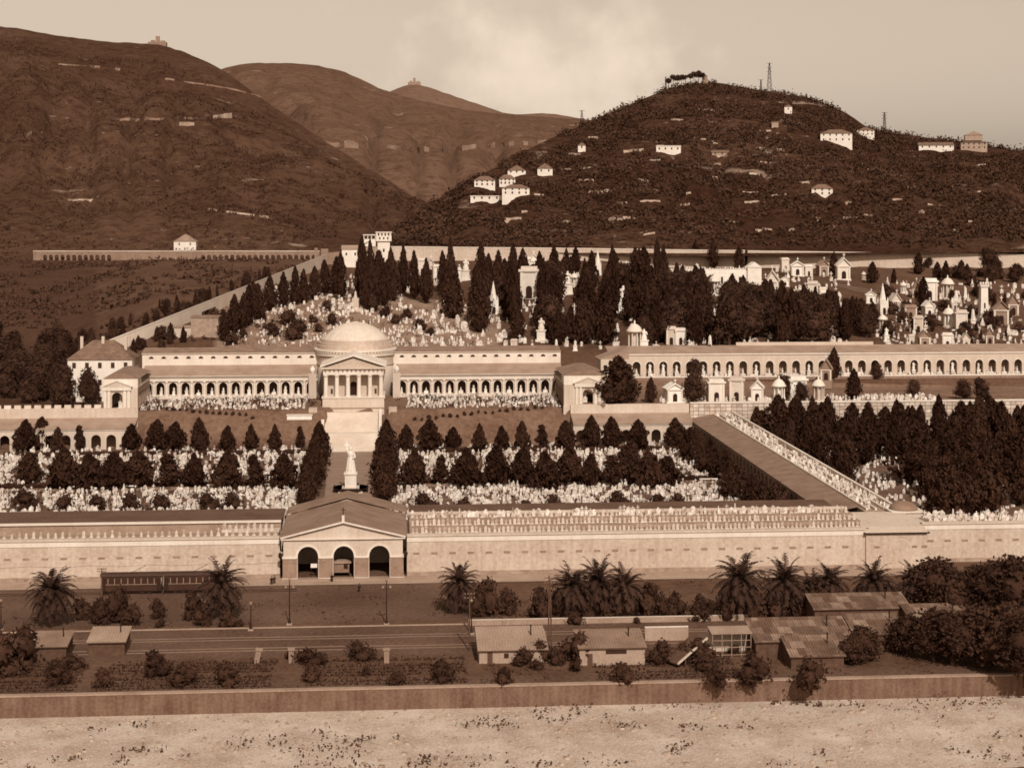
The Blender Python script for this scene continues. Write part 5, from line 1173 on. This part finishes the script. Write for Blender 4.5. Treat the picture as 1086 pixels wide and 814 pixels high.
# dry weeds on the esplanade and river edge
C = []
for i in range(2600):
    x, y = rnd.uniform(-110, 140), rnd.choice((rnd.uniform(304, 334), rnd.uniform(262.5, 281)))
    if mn.noise(Vector((x, y, 0)) / 7) < .12: continue
    for j in range(4): C.append((x + rnd.gauss(0, .5), y + rnd.gauss(0, .5), rnd.uniform(.02, .35)))
V, Q = leaves(np.array(C), .35, .5); tag(put('weeds', npmesh('weeds', V, Q, M['leaf2'])), 'low weeds in patches on the dusty ground', 'weeds', kind='stuff')
C = []
for i in range(900):
    x, y = rnd.uniform(-110, 140), rnd.uniform(225, 260.5)
    if mn.noise(Vector((x, y * 2.5, 4)) / 16) < .2: continue
    for j in range(8): C.append((x + rnd.gauss(0, .7), y + rnd.gauss(0, .5), -3.1 + abs(rnd.gauss(0, .5))))
V, Q = leaves(np.array(C), .42, .5); tag(put('riverbed_scrub', npmesh('riverbed_scrub', V, Q, M['leaf2'])), 'patches of scrub on the gravel riverbed', 'scrub', kind='stuff')
VS2 = []; Q2 = []; k = 0
for i in range(2500):
    x, y = rnd.uniform(-110, 140), rnd.uniform(222, 260.5); s = abs(rnd.gauss(0, .22)) + .06
    v = np.array([(-1, -1, -.4), (1, -1, -.4), (1, 1, -.4), (-1, 1, -.4), (-.6, -.6, .5), (.6, -.7, .6), (.6, .6, .45), (-.5, .6, .5)]) * s * rng.uniform(.6, 1.2, (8, 1)) + (x, y, -3.12); VS2.append(v)
    Q2 += [tuple(np.array(f) + k) for f in ((4,5,6,7),(0,1,5,4),(1,2,6,5),(2,3,7,6),(3,0,4,7))]; k += 8
tag(put('river_stones', npmesh('river_stones', np.concatenate(VS2), np.array(Q2), M['rock'])), 'loose pale stones on the gravel riverbed', 'stones', kind='stuff')

# ------------------------------------------------------------------ trams, lamps, poles, people, wagon
def tram(px0, px1, label):
    Y = 331; xa, xb = xat(px0, Y), xat(px1, Y); L = xb - xa; t = thing('tram_car', label, 'tram', ((xa + xb) / 2, Y, 0))
    MB().box(-L / 2, L / 2, 0, 2.4, .75, 2.1).box(-L / 2, L / 2, 0, 2.4, 3.3, 3.75).build('body', M['tram'], t)
    b = MB(); n = 9
    for i in range(n + 1): x = -L / 2 + .08 + (L - .16) * i / n; b.box(x - .08, x + .08, 0.02, .14, 2.1, 3.3); b.box(x - .08, x + .08, 2.26, 2.38, 2.1, 3.3)
    b.build('window_post', M['tramtrim'], t)
    for i in range(n): x0 = -L / 2 + .16 + (L - .16) * i / n; MB().box(x0, x0 + (L - .16) / n - .16, .06, .1, 2.1, 3.3).build('window', M['glass'], t)
    MB().box(-L / 2 + .02, L / 2 - .02, -.03, 0, 2.02, 2.14).build('waist_band', M['tramtrim'], t)
    MB().prism([(-.15, 3.75), (2.55, 3.75), (2.2, 4.15), (1.7, 4.3), (.7, 4.3), (.2, 4.15)], -L / 2 - .2, L / 2 + .2, 'x').build('roof', M['tram'], t)
    for x in (-L / 2 + .5, L / 2 - .5): MB().box(x - .42, x + .42, -.05, .02, .8, 3.2).build('door', M['black'], t)
    for x in (-L * .3, -L * .18, L * .18, L * .3):
        b = MB().lathe([(.42, -.08), (.42, .08)], 14); b.mapv(lambda a, c, d: (a + x, d + .3, c + .45)).build('wheel', M['black'], t)
    MB().box(-L * .36, L * .36, .2, 2.2, .45, .75).build('undercarriage', M['black'], t)
    b = MB(); b.tube((0, 1.2, 4.3), (L * .22, 1.2, 5.6), .05); b.tube((L * .22, .5, 5.6), (L * .22, 1.9, 5.6), .05); b.build('current_collector', M['black'], t)
tram(107, 171, 'dark tram car, left of the two coupled before the wall'); tram(173.5, 236, 'dark tram car, right of the two, half hidden by a palm')
for y in (331.6, 333.0): tag(MB().box(-110, -20, y, y + .12, 0, .1).build('tram_rail', M['black']), 'steel rail of the tram track, %s one' % ('nearer' if y < 332 else 'farther'), 'rail')
def lamppost(px_, pyb, hp, label, globes=3):
    t0 = H * F / (pyb - HZ); X, Y = pt(px_, t0); h = hp * t0 / F; t = thing('street_lamp', label, 'street lamp', (X, Y, 0))
    MB().lathe([(.35, 0), (.35, .5), (.2, .7), (.12, 1.6), (.08, h)], 8).build('pole', M['black'], t)
    MB().tube((-.7, 0, h * .82), (.7, 0, h * .82), .05).build('arm', M['black'], t)
    for x in ((-.7, .7, 0) if globes == 3 else (0,)): MB().lathe([(.05, -.3), (.22, -.15), (.28, .05), (.2, .25), (.04, .36)], 8).shift(x, 0, h * .82 + .3 if x else h + .2).build('lamp_globe', M['tramtrim'], t)
    MB().box(-.5, .5, -.5, .5, 0, .3).build('base', M['pave'], t)
lamppost(307, 662, 46, 'tall triple lamp post left in front of the gatehouse'); lamppost(410, 662, 46, 'tall triple lamp post right in front of the gatehouse')
lamppost(266, 668, 27, 'short single lamp post left of the lamp pair', 1); lamppost(500, 672, 34, 'short lamp post beside the palm right of the gatehouse', 1); lamppost(1, 668, 30, 'short lamp post at the far left edge', 1)
def pole(px_, pyb, hp, label, tw=False):
    t0 = H * F / (pyb - HZ); X, Y = pt(px_, t0); h = hp * t0 / F; t = thing('utility_pole', label, 'pole', (X, Y, 0)); b = MB().tube((-.25 if tw else 0, 0, -.5), (-.1 if tw else 0, 0, h), .17, .11)
    if tw: b.tube((.35, 0, -.5), (.1, 0, h * .9), .15, .1)
    b.build('pole', M['wood'], t)
    for z in (.97, .9, .83)[:3 if tw else 2]: 
        a = MB().tube((-.9, 0, h * z), (.9, 0, h * z), .06).build('cross_arm', M['wood'], t)
        for x in (-.8, -.3, .3, .8): MB().lathe([(.06, 0), (.09, .1), (.04, .25)], 6).shift(x, 0, h * z + .04).build('insulator', M['tramtrim'], a)
pole(583, 694, 84, 'tall double wooden pole before the palms', True); pole(498, 690, 62, 'wooden pole right of the gatehouse by the short lamp'); pole(108, 640, 38, 'thin wire pole at the left end of the trams'); pole(546, 688, 20, 'low post with cross bars in the pale yard')
for px_, lab in ((272, 'leaning pale post by the road, left of the pair of pillars'), (309, 'pale stone pillar by the road below the left lamp post'), (410, 'pale stone pillar by the road below the right lamp post')):
    t0 = H * F / (702 - HZ); X, Y = pt(px_, t0); t = thing('stone_pillar', lab, 'pillar', (X, Y, 0)); MB().box(-.45, .45, -.45, .45, -.2, 2.2).build('shaft', M['piers'], t); MB().box(-.6, .6, -.6, .6, 2.2, 2.4).build('cap', M['roofpale'], t)
    if px_ == 272: t.rotation_euler.y = R(12)

def person(px_, py_, label, coat, step=.12):
    t0 = H * F / (py_ - HZ); X, Y = pt(px_, t0); t = thing('person', label, 'person', (X, Y, 0), rnd.uniform(-.6, .6))
    V = [(0, 0, .95), (0, 0, 1.15), (0, 0, 1.4), (0, .0, 1.52), (0, -.02, 1.64), (0, -.02, 1.74), (.1, 0, .9), (.11, -step, .5), (.11, -step + .06, .09), (.12, -step - .12, .05), (-.1, 0, .9), (-.11, step, .5), (-.11, step + .1, .09), (-.12, step - .08, .05),
         (.2, 0, 1.4), (.26, .03, 1.12), (.27, -.06, .88), (.27, -.1, .78), (-.2, 0, 1.4), (-.26, .03, 1.12), (-.27, -.06, .88), (-.27, -.1, .78)]
    E = [(0,1),(1,2),(2,3),(3,4),(4,5),(0,6),(6,7),(7,8),(8,9),(0,10),(10,11),(11,12),(12,13),(2,14),(14,15),(15,16),(16,17),(2,18),(18,19),(19,20),(20,21)]
    Rr = [.15, .14, .15, .055, .095, .07, .09, .065, .045, .04, .09, .065, .045, .04, .065, .05, .038, .03, .065, .05, .038, .03]
    me = bpy.data.meshes.new('body'); me.from_pydata(V, E, []); me.materials.append(M['skin']); o = put('body', me, t)
    sk = o.modifiers.new('Skin', 'SKIN'); me.skin_vertices[0].data[0].use_root = True
    for v, r_ in zip(me.skin_vertices[0].data, Rr): v.radius = (r_, r_ * .9)
    o.modifiers.new('Subdivision', 'SUBSURF').levels = 2; o.modifiers[-1].render_levels = 2
    b = MB().lathe([(.24, .55), (.22, .95), (.2, 1.15), (.25, 1.36), (.2, 1.46), (.08, 1.52)], 14); b.tube((.22, 0, 1.4), (.28, .03, 1.12), .09, .075, 8); b.tube((.28, .03, 1.12), (.29, -.06, .9), .075, .06, 8); b.tube((-.22, 0, 1.4), (-.28, .03, 1.12), .09, .075, 8); b.tube((-.28, .03, 1.12), (-.29, -.06, .9), .075, .06, 8)
    b.build('coat', M[coat], t)
    b = MB().tube((.1, 0, .9), (.11, -step, .5), .12, .095, 8); b.tube((.11, -step, .5), (.11, -step + .06, .1), .095, .08, 8); b.tube((-.1, 0, .9), (-.11, step, .5), .12, .095, 8); b.tube((-.11, step, .5), (-.11, step + .1, .1), .095, .08, 8); b.build('trousers', M['cloth'], t)
    MB().lathe([(.2, 1.74), (.2, 1.76), (.11, 1.77), (.1, 1.87), (.04, 1.89)], 12, 0, -.02).build('hat', M['cloth'], t)
person(288, 620, 'person in a dark coat standing before the left arch', 'cloth'); person(381, 628, 'person in a dark coat crossing the square before the gatehouse', 'cloth', .22)
person(291, 619, 'person in a greyer coat beside the one at the left arch', 'cloth2'); person(352, 617, 'person beside the wagon in the middle arch', 'cloth')
X = xat(363, 345); t = thing('covered_wagon', 'boxy pale covered wagon standing in the middle arch', 'wagon', (X, 344.2, 0))
MB().box(-1.75, 1.5, 0, 3.2, .9, 2.9).build('body', M['canvas'], t); MB().prism([(-1.95, 2.9), (1.9, 2.9), (1.9, 3.15), (1.0, 3.4), (-1.0, 3.4), (-1.95, 3.1)], -.3, 3.5).build('canopy', M['roofpale'], t)
MB().box(.35, 1.2, -.06, .04, 1.7, 2.75).build('opening', M['dark'], t)
for x in (-1.5, 1.3):
    for y in (.5, 2.7):
        b = MB().lathe([(.6, -.07), (.6, .07)], 14); b.mapv(lambda a, c, d: (d + x * 1.12, a + y, c + .6)).build('wheel', M['black'], t)
MB().box(1.5, 1.62, 0, .12, 1.4, 3.0).build('post', M['black'], t)

for y, lab in ((286.5, 'nearest'), (288.2, 'second'), (294.0, 'third'), (295.7, 'farthest')):
    b = MB(); n_ = 130; L_ = [(-130 + 2 * i, y + .5 * mn.noise(Vector((i * .11, y, 0)))) for i in range(n_)]
    b.add([(x, q - .22, .016) for x, q in L_] + [(x, q + .22, .016) for x, q in L_], [(i, i + 1, n_ + i + 1, n_ + i) for i in range(n_ - 1)])
    tag(b.build('wheel_rut', M['path']), kind='structure')
b = MB(); xs_ = [-110 + 12 * i for i in range(9)]
for a_, c_ in zip(xs_, xs_[1:]):
    P_ = [(a_ + (c_ - a_) * k / 5, 332.3, 5.75 - .25 * math.sin(math.pi * k / 5)) for k in range(6)]
    for p_, q_ in zip(P_, P_[1:]): b.tube(p_, q_, .03, .03, 4)
tag(b.build('tram_wire', M['black']), 'thin overhead wire strung above the tram track', 'wire')
# ------------------------------------------------------------------ foreground sheds
def at0(px_, py_, z=0): t0 = (H - z) * F / (py_ - HZ); return pt(px_, t0)
def shed(px0, px1, pyb, d, h, label, roofm='rust', wallm='plaster', slope=1.0, win=(), name='shed', over=.3):
    xa, ya = at0(px0, pyb); xb, yb = at0(px1, pyb); L = xb - xa; t = thing(name, label, 'shed', ((xa + xb) / 2, min(ya, yb), 0))
    MB().prism([(0, -.2), (0, h), (d, h + slope), (d, -.2)], -L / 2, L / 2, 'x').build('wall', M[wallm], t)
    b = MB(); n = max(6, int(L / .45)); w = (L + 2 * over) / n
    dz = slope / d
    for i in range(n):      # corrugations
        x = -L / 2 - over + w * i
        b.prism([(-over, h + .04 - dz * over), (d + over, h + slope + .04 + dz * over), (d + over, h + slope + .14 + dz * over), (-over, h + .14 - dz * over)], x + .02, x + w * .62, 'x')
    b.prism([(-over, h + .02 - dz * over), (d + over, h + slope + .02 + dz * over), (d + over, h + slope + .07 + dz * over), (-over, h + .07 - dz * over)], -L / 2 - over, L / 2 + over, 'x')
    b.build('roof', M[roofm], t)
    for x, z, w_, hh_ in win: MB().box(x * L - w_ / 2, x * L + w_ / 2, -.05, .04, z, z + hh_).build('window', M['glass'], t)
    MB().box(-L * .38, -L * .38 + .9, -.04, .04, 0, 2.0).build('door', M['wood'], t)
    MB().tube((L * .3, d * .6, h), (L * .3, d * .6, h + slope + 1.3), .12).build('stove_pipe', M['black'], t)
    MB().box(-L / 2 - .35, L / 2 + .35, -.42, -.3, h - .12 - dz * over, h + .02 - dz * over).build('gutter', M['wood'], t)
    return t
shed(614, 684, 704, 7, 3.0, 'pale shed with a dark roof and one wide dark window', 'roof', 'housedim', 1.2, [(0.06, 1.9, 3.6, .7)])
shed(508, 580, 702, 9, 2.3, 'long pale low-roofed building left of the tall pole', 'roofpale', 'housedim', 1.6, [(.2, .9, .8, .8), (-.1, .9, .8, .8)])
shed(800, 905, 696, 8, 3.0, 'long corrugated shed with a streaked roof, centre right', 'rust', 'wood', 1.9, [(-.1, .6, 1.6, 1.6)])
shed(838, 895, 708, 6.5, 2.2, 'lower corrugated lean-to in front of the streaked shed', 'rust', 'wood', 1.6)
shed(905, 962, 690, 7, 3.2, 'corrugated shed end half hidden by dark trees', 'rust', 'wood', 1.7)
shed(862, 965, 664, 6, 3.6, 'corrugated shed behind, with a paler patched roof', 'rust', 'wood', 1.3)
shed(965, 1030, 672, 6, 2.8, 'small shed roof glimpsed between the dark trees at right', 'rust', 'wood', 1.3)
shed(34, 70, 700, 6, 2.5, 'small shed with a pale roof edge at lower left', 'roof', 'wood', 1.0); shed(94, 132, 695, 6, 2.5, 'small shed with a paler roof, second at lower left', 'roofpale', 'wood', 1.0)
X, Y = at0(776, 696); t = thing('greenhouse', 'lattice-sided greenhouse frame between the pale shed and the corrugated one', 'greenhouse', (X, Y, 0))
b = MB(); [b.box(-3.4 + 1.7 * i - .07, -3.4 + 1.7 * i + .07, -.07, .07, 0, 4) for i in range(5)]; [b.box(-3.5, 3.5, -.06, .06, z, z + .12) for z in (.3, 1.6, 2.8, 3.9)]; b.build('lattice', M['tramtrim'], t)
MB().box(-3.5, 3.5, 3.5, 3.7, 0, 4.2).build('back_wall', M['plaster'], t); MB().prism([(-.2, 4.0), (3.8, 4.3), (3.8, 4.45), (-.2, 4.15)], -3.6, 3.6, 'x').build('roof', M['roofpale'], t)
X, Y = at0(735, 706); t = thing('ramp_shelter', 'dark open shelter with a slanting plank roof', 'shelter', (X, Y, 0), R(28))
MB().prism([(-3.2, .6), (3.0, 4.1), (3.0, 4.3), (-3.2, .8)], 0, 4).build('roof', M['wood'], t); MB().prism([(-3.3, .75), (3.1, 4.25), (3.1, 4.5), (-3.3, 1.0)], -.2, .15).build('edge_board', M['plaster'], t)
b = MB(); [b.box(x - .1, x + .1, .1, .3, 0, (x + 3.2) * .565 + .5) for x in (-1.5, .6, 2.8)]; b.build('post', M['wood'], t)
tf = thing('roadside_wall', 'low pale wall along the road behind the foreground sheds', 'wall', (0, 301.2, 0)); MB().box(xat(497, 301), xat(802, 301), 0, .35, -.2, 1.0).build('wall', M['roofpale'], tf); MB().box(xat(497, 301), xat(802, 301), -.05, .4, 1.0, 1.12).build('coping', M['plaster'], tf)
yd = thing('yard_wall', 'pale rear yard wall between the sheds', 'wall', (0, 288, 0)); MB().box(xat(684, 288), xat(730, 288), 0, .35, -.2, 2.4).build('wall', M['housedim'], yd); MB().box(xat(684, 288), xat(730, 288), -.06, .41, 2.4, 2.55).build('coping', M['cornice'], yd)
# benches at the hedge ends
BEN = ('stone_bench', 'bench', [('seat', MB().box(-3, 3, -.4, .4, .5, .7).mesh('seat', M['marble'])), ('leg', MB().box(-2.6, -2.2, -.35, .35, 0, .5).mesh('leg', M['marble2'])), ('leg', MB().box(2.2, 2.6, -.35, .35, 0, .5).mesh('leg', M['marble2']))])
for px_ in (90, 140, 232, 285, 425, 510, 640, 700, 755): X, Y = pt(px_, 461); spawn(BEN, (X, 460.5, .02), 0, (.9, 1, 1.2), 'long white stone bench along the middle path of the court', 'benches along the middle path')

# ------------------------------------------------------------------ light, sky, camera
EL, AZ = R(40), R(-8)          # sun high, almost square on to the facades
sd = Vector((-math.sin(AZ) * math.cos(EL), -math.cos(AZ) * math.cos(EL), math.sin(EL)))
sun = bpy.data.lights.new('sun', 'SUN'); sun.energy = 3.75; sun.angle = R(.6); sun.color = (1.0, .965, .90)
so = bpy.data.objects.new('sun', sun); COL.objects.link(so); so.rotation_euler = sd.to_track_quat('Z', 'Y').to_euler(); so.location = (-200, -100, 400)
w = bpy.data.worlds.new('World'); scene.world = w; w.use_nodes = True; n = w.node_tree.nodes; l = w.node_tree.links; n.clear()
out = n.new('ShaderNodeOutputWorld'); bg = n.new('ShaderNodeBackground'); bg.inputs['Strength'].default_value = .136
sky = n.new('ShaderNodeTexSky'); sky.sky_type = 'NISHITA'; sky.sun_disc = False; sky.sun_elevation = EL; sky.sun_rotation = math.atan2(sd.x, sd.y); sky.dust_density = 2.5; sky.air_density = 1.2
bw = n.new('ShaderNodeRGBToBW'); l.new(sky.outputs[0], bw.inputs[0])
pw = n.new('ShaderNodeMath'); pw.operation = 'MINIMUM'; pw.inputs[1].default_value = 9.0; l.new(bw.outputs[0], pw.inputs[0])
tc = n.new('ShaderNodeTexCoord')
u = (602 - CX) / F; cd = Vector((SY + CY * u, CY - SY * u, (HZ - 92) / F)).normalized()
mp = n.new('ShaderNodeMapping'); mp.inputs['Location'].default_value = (-cd.x, -cd.y, -cd.z); l.new(tc.outputs['Generated'], mp.inputs[0])
m2 = n.new('ShaderNodeVectorMath'); m2.operation = 'MULTIPLY'; m2.inputs[1].default_value = (8.0, 8.0, 15); l.new(mp.outputs[0], m2.inputs[0])
nz = n.new('ShaderNodeTexNoise'); nz.inputs['Scale'].default_value = 26; nz.inputs['Detail'].default_value = 6; l.new(tc.outputs['Generated'], nz.inputs[0])
ln = n.new('ShaderNodeVectorMath'); ln.operation = 'LENGTH'; l.new(m2.outputs[0], ln.inputs[0])
s1 = n.new('ShaderNodeMath'); s1.operation = 'MULTIPLY_ADD'; s1.inputs[1].default_value = 2.2; l.new(nz.outputs['Fac'], s1.inputs[0]); l.new(ln.outputs['Value'], s1.inputs[2])
mr = n.new('ShaderNodeMapRange'); mr.interpolation_type = 'SMOOTHSTEP'; mr.inputs[1].default_value = 1.0; mr.inputs[2].default_value = 2.15; mr.inputs[3].default_value = 1.36; mr.inputs[4].default_value = 1.0; l.new(s1.outputs[0], mr.inputs[0])
mu = n.new('ShaderNodeMath'); mu.operation = 'MULTIPLY'; l.new(pw.outputs[0], mu.inputs[0]); l.new(mr.outputs[0], mu.inputs[1])
mx = n.new('ShaderNodeMix'); mx.data_type = 'RGBA'; mx.blend_type = 'MULTIPLY'; mx.inputs[0].default_value = 1; mx.inputs[7].default_value = (1.0, .82, .645, 1); l.new(mu.outputs[0], mx.inputs[6])
l.new(mx.outputs[2], bg.inputs[0]); l.new(bg.outputs[0], out.inputs[0])

cam = bpy.data.cameras.new('camera'); co = bpy.data.objects.new('camera', cam); COL.objects.link(co); scene.camera = co
cam.sensor_fit = 'HORIZONTAL'; cam.sensor_width = 36; cam.lens = F / W0 * 36; cam.shift_y = (HZ - 407) / W0; cam.clip_start = 1; cam.clip_end = 60000
co.location = (0, 0, H); co.rotation_euler = (R(90), 0, -YAW)
scene.render.engine = 'CYCLES'; scene.cycles.use_denoising = True; scene.cycles.max_bounces = 5; scene.cycles.diffuse_bounces = 3
scene.cycles.filter_width = 1.7
scene.view_settings.view_transform = 'Standard'; scene.view_settings.look = 'None'; scene.view_settings.exposure = 0; scene.view_settings.gamma = 1
